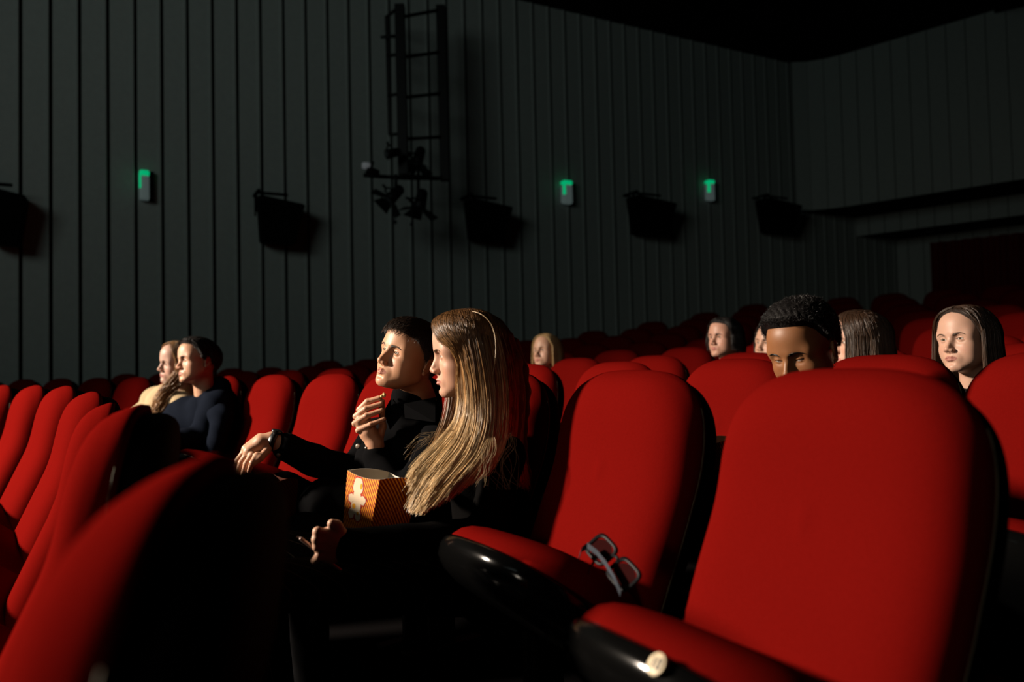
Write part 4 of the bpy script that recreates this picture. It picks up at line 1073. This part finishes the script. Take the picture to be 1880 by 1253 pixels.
# plain puffed popcorn print on the lit side
def puff(root, face, cu, s_, c0, off):
    shapes = [(0.50, 0.22, 0.20, 0.155), (0.50, 0.40, 0.17, 0.12), (0.26, 0.44, 0.12, 0.075), (0.74, 0.43, 0.14, 0.075), (0.50, 0.57, 0.21, 0.12), (0.33, 0.69, 0.13, 0.085), (0.64, 0.70, 0.13, 0.085)]
    for grow, m, o_, nm in ((0.035, M['print_red'], off, 'print_outline'), (0.0, M['print_white'], off + 0.0004, 'popcorn_print')):
        n_ = len(shapes); P = []; Fq = []
        for j, (u, v_, ru, rv) in enumerate(shapes):
            pts = circle_pts(cu + (u - 0.5) * s_, v_, (ru + grow) * s_, rv + grow * 0.75, jag=0.06, a0=j)
            b0 = len(P); P += [face_pt(*face, a_, b_, o_ + 0.00003 * j) for a_, b_ in pts]; Fq.append(tuple(range(b0, b0 + len(pts))))
        mesh_obj(nm, P, Fq, m, root, False)
    for (u, v_, ru, rv) in ((0.42, 0.56, 0.075, 0.045), (0.62, 0.66, 0.05, 0.03), (0.63, 0.20, 0.04, 0.05)):
        blob(root, 'print_butter', M['print_yellow'], face, circle_pts(cu + (u - 0.5) * s_, v_, ru * s_, rv), off + 0.0009)
puff(box1, face, 0.40, 0.78, None, 0.0006)
# lettering on the shaded side
def text_mesh(name, fc, m):
    t = bpy.data.objects.new(name + '_curve', fc); COL.objects.link(t); bpy.context.view_layer.update()
    me = bpy.data.meshes.new_from_object(t.evaluated_get(bpy.context.evaluated_depsgraph_get())); bpy.data.objects.remove(t)
    me.materials.clear(); me.materials.append(m); o = bpy.data.objects.new(name, me); COL.objects.link(o); return o
fc = bpy.data.curves.new('lettering', 'FONT'); fc.body = 'POPCORN'; fc.size = 0.026; fc.align_x = 'CENTER'; fc.align_y = 'CENTER'
fo = text_mesh('lettering', fc, mat('print_orange', (0.50, 0.12, 0.01), 0.5, 0.1))
cx_ = face_pt(tn, tr, bn, br, 0.52, 0.55, 0.0008); ux = (tr - tn).normalized(); n_ = (tr - tn).cross(bn - tn).normalized(); n_ = -n_ if n_.y > 0 else n_
uy = n_.cross(ux); rot = Matrix((ux, uy, n_)).transposed().to_4x4()
fo.matrix_world = Matrix.Translation(cx_) @ rot @ Matrix.Rotation(math.radians(38), 4, 'Z'); fo.parent = box1
# second box, under the hanging hand
T = [at(455, 876, 2.30), at(505, 888, 2.22), at(548, 880, 2.28), at(500, 870, 2.36)]
B = [at(438, 962, 2.30), at(492, 985, 2.24), at(540, 975, 2.30), at(486, 955, 2.36)]
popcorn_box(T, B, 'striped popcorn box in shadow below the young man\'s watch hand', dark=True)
# third box in the row behind, seen between the two big seats
T = [at(1292, 806, 2.10), at(1322, 812, 2.02), at(1375, 812, 2.10), at(1345, 804, 2.18)]
B = [at(1298, 910, 2.10), at(1325, 920, 2.04), at(1365, 918, 2.10), at(1340, 910, 2.16)]
popcorn_box(T, B, 'yellow and red popcorn box glimpsed between the two big front seats')

# one popped kernel between the fingertips
G = Field(at(703, 729, 2.44) - V3((0.03, 0.03, 0.03)), at(703, 729, 2.44) + V3((0.03, 0.03, 0.03)), 0.0013); rk = random.Random(4)
c = at(703.5, 727, 2.438)
for k in range(9):
    d_ = V3((rk.uniform(-1, 1), rk.uniform(-1, 1), rk.uniform(-0.8, 1))).normalized() * 0.0062; G.ell(tuple(c + d_), (0.0046, 0.0046, 0.0044), 0.0012)
V, Fq = G.mesh(); tag(mesh_obj('popped_kernel', V, Fq, M['popcorn']), "single popcorn kernel pinched in the young man's raised fingertips", 'popcorn')

# phone, seen on its edge
M['phone'] = mat('rose_metal', (0.42, 0.30, 0.26), 0.3, 0.5, metallic=0.7); M['glassblack'] = mat('phone_glass', (0.004, 0.004, 0.005), 0.05, 0.6)
p0, p1 = at(551, 988, 1.775), at(628, 1049, 1.800)
ph_root = empty('phone', (0, 0, 0)); tag(ph_root, "slim rose-metal phone gripped in the woman's fist, seen on its edge", 'phone')
ax = (p1 - p0).normalized(); wd = V3((-0.25, 0.95, -0.28)); wd = (wd - ax * wd.dot(ax)).normalized(); nn = ax.cross(wd)
Rm = Matrix((ax, wd, nn)).transposed(); cc = (p0 + p1) / 2 + wd * 0.034
mb = MB(); mb.box(cc, ((p1 - p0).length, 0.070, 0.0085), Rm, 0.0035); mb.build('phone_body', M['phone'], ph_root, True)
up_s = 1 if nn.z > 0 else -1
mb = MB(); mb.box(cc + nn * 0.0044 * up_s, ((p1 - p0).length - 0.012, 0.064, 0.0006), Rm); mb.build('screen', M['glassblack'], ph_root)
mb = MB()
for a_ in (0.22, 0.34): mb.box(p0.lerp(p1, a_) - wd * 0.0012, (0.010, 0.001, 0.0026), Rm, 0.0004)
mb.build('volume_buttons', M['phone'], ph_root)

# 3D glasses on the empty seat
M['gframe'] = mat('glasses_black', (0.004, 0.004, 0.005), 0.45, 0.12); M['gband'] = mat('glasses_temple', (0.035, 0.042, 0.055), 0.6, 0.1); M['lens'] = mat('glasses_lens', (0.02, 0.004, 0.004), 0.15, 0.15)
gl = empty('glasses'); tag(gl, 'black 3D glasses lying on the empty seat beside the woman', '3D glasses')
g0, g1 = at(1068, 996, 1.53), at(1146, 1084, 1.40)
ax = (g1 - g0).normalized(); upv = (at(1112, 988, 1.53) - g0).normalized(); upv = V3((0.45, 0.30, 0.55)); upv = (upv - ax * upv.dot(ax)).normalized(); L_ = (g1 - g0).length
nrm = ax.cross(upv).normalized()
if nrm.y > 0: nrm = -nrm
def gp(u, v_, o_=0.0): return g0 + ax * (u * L_) + upv * (v_ * L_) + nrm * o_
mb = MB()
for cu in (0.24, 0.76):
    n = 28; outer = []; inner = []
    for k in range(n):
        a_ = 2 * math.pi * k / n; c, s_ = math.cos(a_), math.sin(a_)
        du = abs(c) ** 0.5 * (1 if c > 0 else -1); dv_ = abs(s_) ** 0.55 * (1 if s_ > 0 else -1)
        outer.append((cu + 0.225 * du, 0.17 + 0.175 * dv_)); inner.append((cu + 0.175 * du, 0.17 + 0.125 * dv_))
    v = [gp(u, w_, 0.0015) for u, w_ in outer] + [gp(u, w_, 0.0015) for u, w_ in inner] + [gp(u, w_, -0.0015) for u, w_ in outer] + [gp(u, w_, -0.0015) for u, w_ in inner]
    f = []
    for k in range(n):
        j = (k + 1) % n; f += [(k, j, n + j, n + k), (2 * n + j, 2 * n + k, 3 * n + k, 3 * n + j), (k, 2 * n + k, 2 * n + j, j), (n + k, n + j, 3 * n + j, 3 * n + k)]
    mb.add(v, f)
mb.tube([gp(0.44, 0.22), gp(0.5, 0.25), gp(0.56, 0.22)], 0.0032, 8)
mb.build('frame', M['gframe'], gl, True)
for cu in (0.24, 0.76):
    v = [gp(cu + 0.18 * math.cos(a_), 0.17 + 0.13 * math.sin(a_), -0.0003) for a_ in [2 * math.pi * k / 20 for k in range(20)]] + [gp(cu + 0.18 * math.cos(a_), 0.17 + 0.13 * math.sin(a_), -0.0009) for a_ in [2 * math.pi * k / 20 for k in range(20)]]
    mesh_obj('lens', v, [tuple(range(20)), tuple(range(39, 19, -1))] + [(k, (k + 1) % 20, 20 + (k + 1) % 20, 20 + k) for k in range(20)], M['lens'], gl, False)
def band(name, pts, h, t, m):
    """flat strip: pts with width vector upward"""
    v = []; f = []
    for p, wv in pts:
        s_ = nrm * t; v += [p - s_, p + s_, p + wv * h + s_, p + wv * h - s_]
    for i in range(len(pts) - 1):
        for j in range(4): f.append((i * 4 + j, i * 4 + (j + 1) % 4, (i + 1) * 4 + (j + 1) % 4, (i + 1) * 4 + j))
    f += [(3, 2, 1, 0), tuple((len(pts) - 1) * 4 + j for j in range(4))]
    return mesh_obj(name, v, f, m, gl, False)
wv0 = (upv * 0.6 + V3((0, 0, 0.6))).normalized()
band('temple', [(at(1062, 1018, 1.49), V3((0.35, 0, 0.9))), (at(1066, 1004, 1.50), V3((0.3, 0, 0.9))), (at(1078, 997, 1.50), V3((0.1, 0, 1))), (at(1096, 1010, 1.48), V3((0.05, 0, 1))), (at(1112, 1030, 1.455), V3((0.1, 0, 1))), (at(1128, 1058, 1.42), V3((0.15, 0, 1))), (at(1139, 1086, 1.39), V3((0.2, 0, 1)))], 0.0105, 0.0012, M['gband'])
band('temple', [(at(1075, 1002, 1.52), V3((0.1, 0, 1))), (at(1092, 1022, 1.50), V3((0.1, 0, 1))), (at(1080, 1045, 1.46), V3((0.1, 0, 1)))], 0.009, 0.0012, M['gframe'])

gl.location = (0, 0.004, -0.012)
# number disc on the pan of the nearest seat
def number_disc(seat, txt, y=0.0):
    ang = math.radians(TIP); ca, sa = math.cos(ang), math.sin(ang); l, h = SEATL + 0.0138, 0.044
    R_ = Matrix(((0, 0, -ca), (-1, 0, 0), (0, 1, sa))); n_ = V3((-ca, 0, sa * 1.0)).normalized(); 
    c = V3((0.035 - l * ca + h * sa, y, HINGE + l * sa + h * ca)); ux = V3((0, -1, 0)); uy = n_.cross(ux)
    mb = MB(); mb.tube([c - n_ * 0.004, c + n_ * 0.0012, c + n_ * 0.0018], [0.0150, 0.0150, 0.0142], 30)
    d = mb.build('number_disc', M['cream'], seat, True)
    fc = bpy.data.curves.new('numeral', 'FONT'); fc.body = txt; fc.size = 0.0215; fc.align_x = 'CENTER'; fc.align_y = 'CENTER'; fc.extrude = 0.0002; fc.offset = 0.0007
    fo = text_mesh('numeral', fc, M['black']); fo.parent = d
    fo.matrix_local = Matrix.Translation(c + n_ * 0.0021) @ Matrix((ux, uy, n_)).transposed().to_4x4()
number_disc(SEATS[(0, 0)], '10', -0.078)
# ---------------------------------------------------------------- the rest of the audience
woman = build_woman(); man = build_man()

def audience(label, px, py, Y, rot, skin, lip, brow, fem, seat, cloth, topm, hair, legm=None, h=0.0026, wid=0.18, gaze=(0, 0), **kw):
    r = person(label); org = at(px, py, Y); p, ph_ = seat_pose(*seat)
    f_ = V3((-math.cos(ph_), -math.sin(ph_), 0))
    H, MW = head(r, org, rot, skin, lip, brow, fem, h=h, gaze=gaze, neck=0.043 if fem else 0.05, upto=-0.19, neckto=org - f_ * 0.05 + V3((0, 0, -0.28)), **kw)
    hair(r, H, MW)
    seated(r, org, (p, ph_), topm, legm or M['darkcloth'], wid=wid, cloth=cloth)
    return r, H, MW

# the two who lean together at the left: man in navy, woman in a cream jumper
r, H, MW = audience('man in a navy jacket, his cheek against the blonde woman at the left', 362, 665, 4.02, rotm(-45, 5, -8), (0.50, 0.27, 0.17), (0.36, 0.13, 0.10), (0.02, 0.013, 0.01), False, (0, 6), 'jacket', M['navy'],
    lambda r, H, MW: short_hair(r, H, MW, mk_line([(0, 34), (40, 30), (55, 16), (64, 2), (74, -12), (82, -20), (88, -2), (100, -4), (112, -24), (180, -44)]), 3000, (0.012, 0.009, 0.008), L=0.03, thick=0.018, seed=8), wid=0.23, nose=0.95, h=0.0024)
jk = sdf_obj('jacket', [('c', at(402, 712, 4.1), at(398, 735, 4.08), 0.062, 0.10), ('c', at(400, 745, 3.98), at(375, 760, 4.3), 0.085, 0.08), ('c', at(398, 750, 4.02), at(372, 805, 3.92), 0.085, 0.075), ('c', at(372, 805, 3.92), at(318, 812, 3.80), 0.072, 0.055), ('c', at(395, 760, 4.1), at(395, 850, 4.1), 0.14, 0.15)], 0.01, M['navy'], r, wr=0.004, wf=45)
r, H, MW = audience('woman in a cream jumper with wavy ginger-blonde hair over her shoulder', 326, 667, 4.42, rotm(-46, 0, 10), (0.52, 0.32, 0.25), (0.42, 0.15, 0.13), (0.16, 0.09, 0.05), True, (0, 7), 'jumper', M['creamknit'],
    lambda r, H, MW: long_hair(r, H, MW, 1200, (0.22, 0.12, 0.05), (0.30, 0.16, 0.06), length=0.05, seed=2, wave=0.006), wid=0.17, h=0.0026)
sdf_obj('jumper', [('c', at(318, 712, 4.5), at(318, 735, 4.5), 0.05, 0.09), ('c', at(288, 735, 4.62), at(335, 745, 4.36), 0.085, 0.08), ('c', at(282, 740, 4.60), at(262, 800, 4.5), 0.075, 0.062), ('c', at(310, 745, 4.48), at(315, 840, 4.45), 0.13, 0.15)], 0.009, M['creamknit'], r, wr=0.002)
rnd = np.random.RandomState(12); n = 1500; k = 20
K = [spline([tuple(at(x + dx * 9, y, Yd + 0.02 * dx)) for x, y, Yd in [(330, 690, 4.34), (318, 706, 4.33), (304, 722, 4.33), (295, 745, 4.31), (290, 768, 4.30), (290, 790, 4.29)]], k) for dx in (-1, 0, 1)]
K = np.array(K); u = rnd.rand(n) * 2; i0 = np.minimum(u.astype(int), 1); fr = (u - i0)[:, None, None]; P = K[i0] * (1 - fr) + K[i0 + 1] * fr
t = np.linspace(0, 1, k)[None, :]; ph_ = np.floor(rnd.rand(n) * 9)[:, None] * 0.8
P[:, :, 0] += 0.016 * np.sin(t * 17 + ph_) * t; P[:, :, 1] += 0.014 * np.cos(t * 17 + ph_) * t; P += rnd.normal(size=(n, 1, 3)) * 0.010
C = (np.array((0.26, 0.12, 0.035)) * (1 - t[..., None]) + np.array((0.50, 0.26, 0.09)) * t[..., None]) * (0.4 + 0.9 * rnd.rand(n, 1, 1))
strands('hair', P, 0.0011, 0.0007, M['hair'], r, C)

# blonde behind the row, left of centre
audience('blonde woman peeking over the seat just right of the long-haired woman', 1004, 648, 5.2, rotm(-46, 12, -4), (0.50, 0.29, 0.20), (0.40, 0.14, 0.12), (0.20, 0.12, 0.06), True, (2, 6), 'jumper', M['darkcloth'],
    lambda r, H, MW: long_hair(r, H, MW, 2600, (0.42, 0.27, 0.12), (0.52, 0.34, 0.15), length=0.2, seed=5, line=mk_line([(0, 40), (20, 34), (42, 20), (58, 2), (66, -30), (75, -45), (180, -48)])))
audience('young man with dark hair far back, left of the man who looks down', 1330, 622, 4.55, rotm(-58, 6, 0), (0.46, 0.25, 0.18), (0.36, 0.13, 0.11), (0.04, 0.025, 0.02), False, (3, 3), 'jacket', M['darkcloth'],
    lambda r, H, MW: long_hair(r, H, MW, 1500, (0.010, 0.008, 0.008), (0.010, 0.008, 0.008), length=0.09, seed=6, thick=0.012, line=mk_line([(0, 30), (35, 28), (50, 20), (60, 0), (68, -25), (75, -45), (180, -48)])))
audience('woman half hidden behind the head of the man who looks down', 1418, 634, 4.25, rotm(-62, 10, 4), (0.46, 0.27, 0.19), (0.40, 0.14, 0.12), (0.03, 0.02, 0.015), True, (3, 2), 'jumper', M['darkcloth'],
    lambda r, H, MW: long_hair(r, H, MW, 1200, (0.010, 0.008, 0.008), (0.012, 0.009, 0.008), length=0.2, seed=7), nose=0.85)
# the man who looks down
r, H, MW = audience('man with short black hair and a hoop earring looking down', 1474, 643, 2.12, rotm(-52, -18, -2), (0.20, 0.085, 0.035), (0.14, 0.05, 0.035), (0.008, 0.006, 0.005), False, (1, 1), 'jacket', M['darkcloth'],
    lambda r, H, MW: short_hair(r, H, MW, AFRO, 9000, (0.005, 0.004, 0.004), L=0.006, thick=0.012, top=0.022, curly=True, seed=11), h=0.0019, nose=1.05, lips=1.3, lookdown=1.0, wide=1.04, btilt=0.001, wid=0.21)
e = MW @ V3((0.0785, 0.006, -0.046)); mb = MB(); mb.tube([e + V3((0.003 * math.sin(a_), 0, -0.004 + 0.0045 * math.cos(a_))) for a_ in [2 * math.pi * j / 16 for j in range(17)]], 0.0007, 6)
M['silver'] = mat('silver', (0.7, 0.66, 0.6), 0.2, 0.6, metallic=1.0); M['gold'] = mat('gold', (0.7, 0.45, 0.2), 0.25, 0.6, metallic=1.0)
mb.build('earring', M['silver'], r, True)
# brunette behind him
audience('brunette with long hair over her face, behind the ear of the man looking down', 1578, 628, 3.1, rotm(-92, 0, 4), (0.46, 0.27, 0.20), (0.40, 0.14, 0.12), (0.05, 0.03, 0.02), True, (2, 2), 'jumper', M['darkcloth'],
    lambda r, H, MW: long_hair(r, H, MW, 3200, (0.045, 0.022, 0.012), (0.10, 0.055, 0.028), length=0.24, seed=8, thick=0.014, az0=36, line=mk_line([(0, 36), (20, 26), (32, 6), (42, -30), (70, -60), (180, -60)])))
# pale brunette at the right
r, H, MW = audience('pale woman with centre-parted dark brown hair at the far right', 1774, 626, 2.72, rotm(-66, 4, -2), (0.44, 0.265, 0.195), (0.28, 0.10, 0.085), (0.07, 0.04, 0.025), True, (2, 1), 'jumper', M['darkcloth'],
    lambda r, H, MW: long_hair(r, H, MW, 4200, (0.030, 0.016, 0.010), (0.10, 0.05, 0.025), length=0.30, seed=9, thick=0.008, wave=0.003, line=mk_line([(0, 38), (20, 33), (38, 22), (50, 4), (62, -30), (75, -45), (180, -48)])), h=0.0019, gaze=(4, 3), lid=0.0036)
c = at(1812, 614, 2.655); mb = MB(); mb.tube([c + V3((0.006 * math.cos(a_), -0.002, 0.008 * math.sin(a_))) for a_ in [-1.6 + 4.2 * j / 14 for j in range(15)]], 0.0011, 6); mb.build('hair_clip', M['silver'], r, True)
c = at(1743, 700, 2.66); mb = MB(); mb.tube([c + V3((0.012 * math.cos(a_), 0, 0.02 * math.sin(a_))) for a_ in [math.pi + math.pi * j / 12 for j in range(13)]], 0.001, 6); mb.build('necklace', M['gold'], r, True)
# ---------------------------------------------------------------- on the wall: speakers, guide lights, lighting ladder
def wallpt(px, py, out=0.0):
    """point seen at (px, py) on the plane `out` metres in front of the side wall"""
    d = at(px, py, 1.0) - V3((0, 0, CAMZ)); k = (WD - out) / (-(V3((d.x, d.y, 0)).dot(N2))); return V3((0, 0, CAMZ)) + d * k
M['speaker'] = mat('speaker_black', (0.002, 0.002, 0.002), 0.8, 0.05); M['bracket'] = mat('bracket_steel', (0.02, 0.022, 0.024), 0.45, 0.3)
def speaker(px, top, bot, wpx, label):
    root = empty('wall_speaker'); tag(root, label, 'speaker', 'surround speakers along the side wall')
    a0 = wallpt(px, top, 0.30); a1 = wallpt(px, bot, 0.22)
    Hh = a0.z - a1.z; Wm = (wallpt(px + wpx / 2, top, 0.4) - wallpt(px - wpx / 2, top, 0.4)).length
    c = wallpt(px, top, 0.30) ; up = V3((0, 0, 1))
    def q(s_, out, z): return V3((c.x, c.y, 0)) + D2 * s_ + N2 * (out - 0.40) + up * z
    z0, z1 = a0.z, a1.z
    v = [q(-0.36 * Wm, 0.10, z0 + 0.02), q(0.50 * Wm, 0.12, z0 - 0.05), q(0.50 * Wm, 0.50, z0 - 0.08), q(-0.40 * Wm, 0.46, z0 - 0.0),
         q(-0.33 * Wm, 0.16, z1 + 0.01), q(0.33 * Wm, 0.16, z1), q(0.33 * Wm, 0.40, z1 - 0.01), q(-0.33 * Wm, 0.38, z1)]
    bm = bmesh.new(); bv = [bm.verts.new(p) for p in v]
    for f in ((0, 3, 2, 1), (4, 5, 6, 7), (0, 1, 5, 4), (1, 2, 6, 5), (2, 3, 7, 6), (3, 0, 4, 7)): bm.faces.new([bv[i] for i in f])
    bmesh.ops.bevel(bm, geom=list(bm.edges), offset=0.012, segments=2, affect='EDGES'); bmesh.ops.recalc_face_normals(bm, faces=bm.faces)
    bm.verts.index_update(); mesh_obj('cabinet', [p.co for p in bm.verts], [[p.index for p in f.verts] for f in bm.faces], M['speaker'], root, False); bm.free()
    mb = MB(); Rm = Matrix((D2, N2, up)).transposed()
    mb.box(q(-0.40 * Wm, 0.02, (z0 + z1) / 2 + 0.08), (0.07, 0.04, 0.36), Rm, 0.004)
    mb.box(q(-0.40 * Wm, 0.22, z0 + 0.055), (0.03, 0.42, 0.03), Rm, 0.003); mb.box(q(-0.12 * Wm, 0.40, z0 + 0.03), (0.60 * Wm, 0.03, 0.03), Rm, 0.003)
    mb.box(q(-0.47 * Wm, 0.40, z0 - 0.10), (0.012, 0.05, 0.26), Rm); mb.build('bracket', M['speaker'], root)
    mb = MB(); mb.tube([q(-0.44 * Wm, 0.385, z0 - 0.02), q(-0.44 * Wm, 0.385, z0 - 0.18)], 0.008, 8); mb.build('cable', M['bracket'], root, True)
for px, t_, b_, w_, l_ in ((8, 345, 450, 84, 'black wall speaker cut by the left edge of the photo'), (512, 362, 447, 92, 'black wall speaker right of the leftmost green light'), (897, 368, 441, 80, 'black wall speaker just right of the hanging spotlights'), (1199, 362, 431, 76, 'black wall speaker between the two distant green lights'), (1434, 367, 428, 64, 'black wall speaker nearest the back corner')):
    speaker(px, t_, b_, w_, l_)
M['lampbody'] = mat('guide_lamp_grey_lit', (0.24, 0.27, 0.27), 0.5, 0.3, emit=((0.35, 0.48, 0.46), 0.10)); M['green'] = mat('green_glow', (0.01, 0.4, 0.18), 0.4, 0.3, emit=((0.0, 0.85, 0.32), 0.42))  # body's faint glow stands in for light from its green lens
for px, t_, b_, w_, l_ in ((265, 313, 368, 22, 'small wall lamp glowing green at its top, leftmost'), (1041, 332, 375, 19, 'small wall lamp glowing green, middle one of three'), (1304, 331, 369, 13, 'small wall lamp glowing green, farthest toward the corner')):
    root = empty('guide_lamp'); tag(root, l_, 'wall lamp', 'green guide lamps on the side wall')
    a0, a1 = wallpt(px, t_, 0.085), wallpt(px, b_, 0.085); hw_ = (wallpt(px + w_ / 2, t_, 0.05) - wallpt(px - w_ / 2, t_, 0.05)).length
    Rm = Matrix((D2, N2, V3((0, 0, 1)))).transposed(); hh = a0.z - a1.z; c = (a0 + a1) / 2
    mb = MB(); mb.box(c - N2 * 0.01 - V3((0, 0, hh * 0.09)), (hw_ * 0.82, 0.11, hh * 0.80), Rm, 0.02); mb.build('lamp_body', M['lampbody'], root, True)
    mb = MB(); mb.box(c - N2 * 0.008 + V3((0, 0, hh * 0.40)), (hw_ * 0.84, 0.115, hh * 0.18), Rm, 0.02); 
    mb.box(c - D2 * hw_ * 0.36 + N2 * 0.028 + V3((0, 0, hh * 0.12)), (0.022, 0.06, hh * 0.50), Rm, 0.009); mb.build('green_lens', M['green'], root, True)
    mb = MB(); mb.box(c - N2 * 0.04 + D2 * 0.03, (hw_ * 1.15, 0.02, hh * 1.02), Rm, 0.004); mb.build('back_plate', M['speaker'], root)
# the hanging ladder frame with spotlights
root = empty('lighting_ladder'); tag(root, 'black steel ladder frame carrying spotlights, hung before the ribbed wall', 'lighting frame')
A, B_, C_ = (712, 30, 247, 9.0), (736, 10, 322, 8.55), (812, 12, 332, 9.05)
ps = {}
for nm, (px, y0, y1, Yd), r_ in (('a', A, 0.022), ('b', B_, 0.055), ('c', C_, 0.055)):
    dx = 5 if nm != 'a' else 4
    p_, q_ = at(px - (3 if nm == 'c' else 2), y0, Yd), at(px + dx, y1, Yd); ps[nm] = (p_, q_)
    mb = MB(); ax = (q_ - p_).normalized(); Rm = Matrix((ax, V3((0, 1, 0)), ax.cross(V3((0, 1, 0))))).transposed()
    mb.box((p_ + q_) / 2, ((q_ - p_).length, r_ * 2, r_ * 2), Rm, 0.004); mb.build('upright', M['steel'], root)
for yb, yc in ((32, 18), (106, 96), (180, 172), (256, 252), (328, 328)):
    fb = (yb - 10) / 312; p_ = ps['b'][0].lerp(ps['b'][1], min(1, max(0, fb))); fcx = (yc - 12) / 320; q_ = ps['c'][0].lerp(ps['c'][1], min(1, max(0, fcx)))
    mb = MB(); mb.tube([p_, q_], 0.02, 8); mb.build('rung', M['steel'], root, True)
for ya, yb in ((31, 12), (68, 66), (103, 100), (176, 172), (248, 246)):
    p_ = ps['a'][0].lerp(ps['a'][1], (ya - 30) / 217); q_ = ps['b'][0].lerp(ps['b'][1], (yb - 10) / 312)
    if ya == 68: p_ = at(701, 68, 9.0)
    mb = MB(); mb.tube([p_, q_], 0.02, 8); mb.build('rung', M['steel'], root, True)
def spot(px, py, Yd, size, dirv, doors, label, lens=True):
    r = empty('spotlight'); tag(r, label, 'spotlight', 'spotlights on the ladder frame')
    c = at(px, py, Yd); d = V3(dirv).normalized(); u_ = d.cross(V3((0, 0, 1))).normalized(); w_ = u_.cross(d)
    mb = MB(); mb.tube([c - d * size * 1.1, c - d * size * 0.9, c, c + d * size * 0.55, c + d * size * 0.60], [size * 0.30, size * 0.45, size * 0.50, size * 0.56, size * 0.50], 20); mb.build('lamp_housing', M['steel'], r, True)
    mb = MB(); mb.tube([c + u_ * size * 0.6, c + u_ * size * 0.6 + w_ * size * 0.8, c - u_ * size * 0.6 + w_ * size * 0.8, c - u_ * size * 0.6], 0.010, 6); mb.tube([c + w_ * size * 0.8, c + w_ * size * 1.3], 0.014, 6); mb.build('yoke', M['steel'], r)
    for a_, b_ in ((u_, w_), (-u_, w_), (w_, u_), (-w_, u_)) if doors else ():
        e0 = c + d * size * 0.58 + a_ * size * 0.5; e1 = e0 + a_ * size * 1.0 + d * size * 0.45; nn_ = (e1 - e0).cross(b_).normalized() * 0.003
        v = [e0 + b_ * size * 0.50, e0 - b_ * size * 0.50, e1 - b_ * size * 0.80, e1 + b_ * size * 0.80]
        mb = MB(); mb.add([p + nn_ for p in v] + [p - nn_ for p in v], [(0, 1, 2, 3), (7, 6, 5, 4), (0, 4, 5, 1), (1, 5, 6, 2), (2, 6, 7, 3), (3, 7, 4, 0)]); mb.build('barn_door', M['steel'], r)
    if lens:
        mb = MB(); mb.tube([c + d * size * 0.55, c + d * size * 0.62], [size * 0.40, size * 0.36], 18); mb.build('lens', M['lensglass'], r, True)
M['lensglass'] = mat('lens_glass', (0.05, 0.055, 0.06), 0.12, 0.8)
spot(768, 291, 8.75, 0.125, (-0.25, -0.2, -0.9), True, 'upper right spotlight with open barn doors')
spot(772, 372, 8.75, 0.14, (-0.2, -0.1, -0.95), True, 'lower right spotlight with open barn doors')
spot(722, 360, 8.45, 0.13, (-0.6, -0.3, -0.7), True, 'lower left spotlight with open barn doors')
spot(718, 282, 8.3, 0.10, (-0.75, -0.45, -0.3), False, 'small round spotlight at the foot of the frame')
spot(681, 314, 8.3, 0.085, (-0.9, -0.35, 0.25), False, 'leftmost spotlight, its pale lens turned to the screen')
mb = MB(); mb.tube([at(672, 300, 8.27), at(672, 309, 8.27)], 0.045, 14); o = mb.build('lamp_cap', mat('glowing_cap', (0.30, 0.31, 0.33), 0.5, 0.3, emit=((0.3, 0.32, 0.33), 0.16)), root, True)  # cap material has a faint emission of its own
mb = MB(); mb.tube([at(668, 322, 8.5), at(742, 327, 8.5), at(805, 328, 8.95)], 0.024, 8); mb.tube([at(727, 320, 8.4), at(727, 352, 8.45)], 0.02, 8); mb.tube([at(768, 300, 8.75), at(768, 362, 8.75)], 0.018, 8); mb.build('lamp_bar', M['steel'], root, True)
for x, y0, y1 in ((725, 380, 408), (756, 385, 412)):
    mb = MB(); mb.tube([at(x, y0, 8.5), at(x, y1, 8.5)], 0.004, 5); mb.tube([at(x, y1 - 3, 8.5), at(x, y1 + 3, 8.5)], 0.022, 10); mb.build('hanging_tag', M['bracket'], root, True)
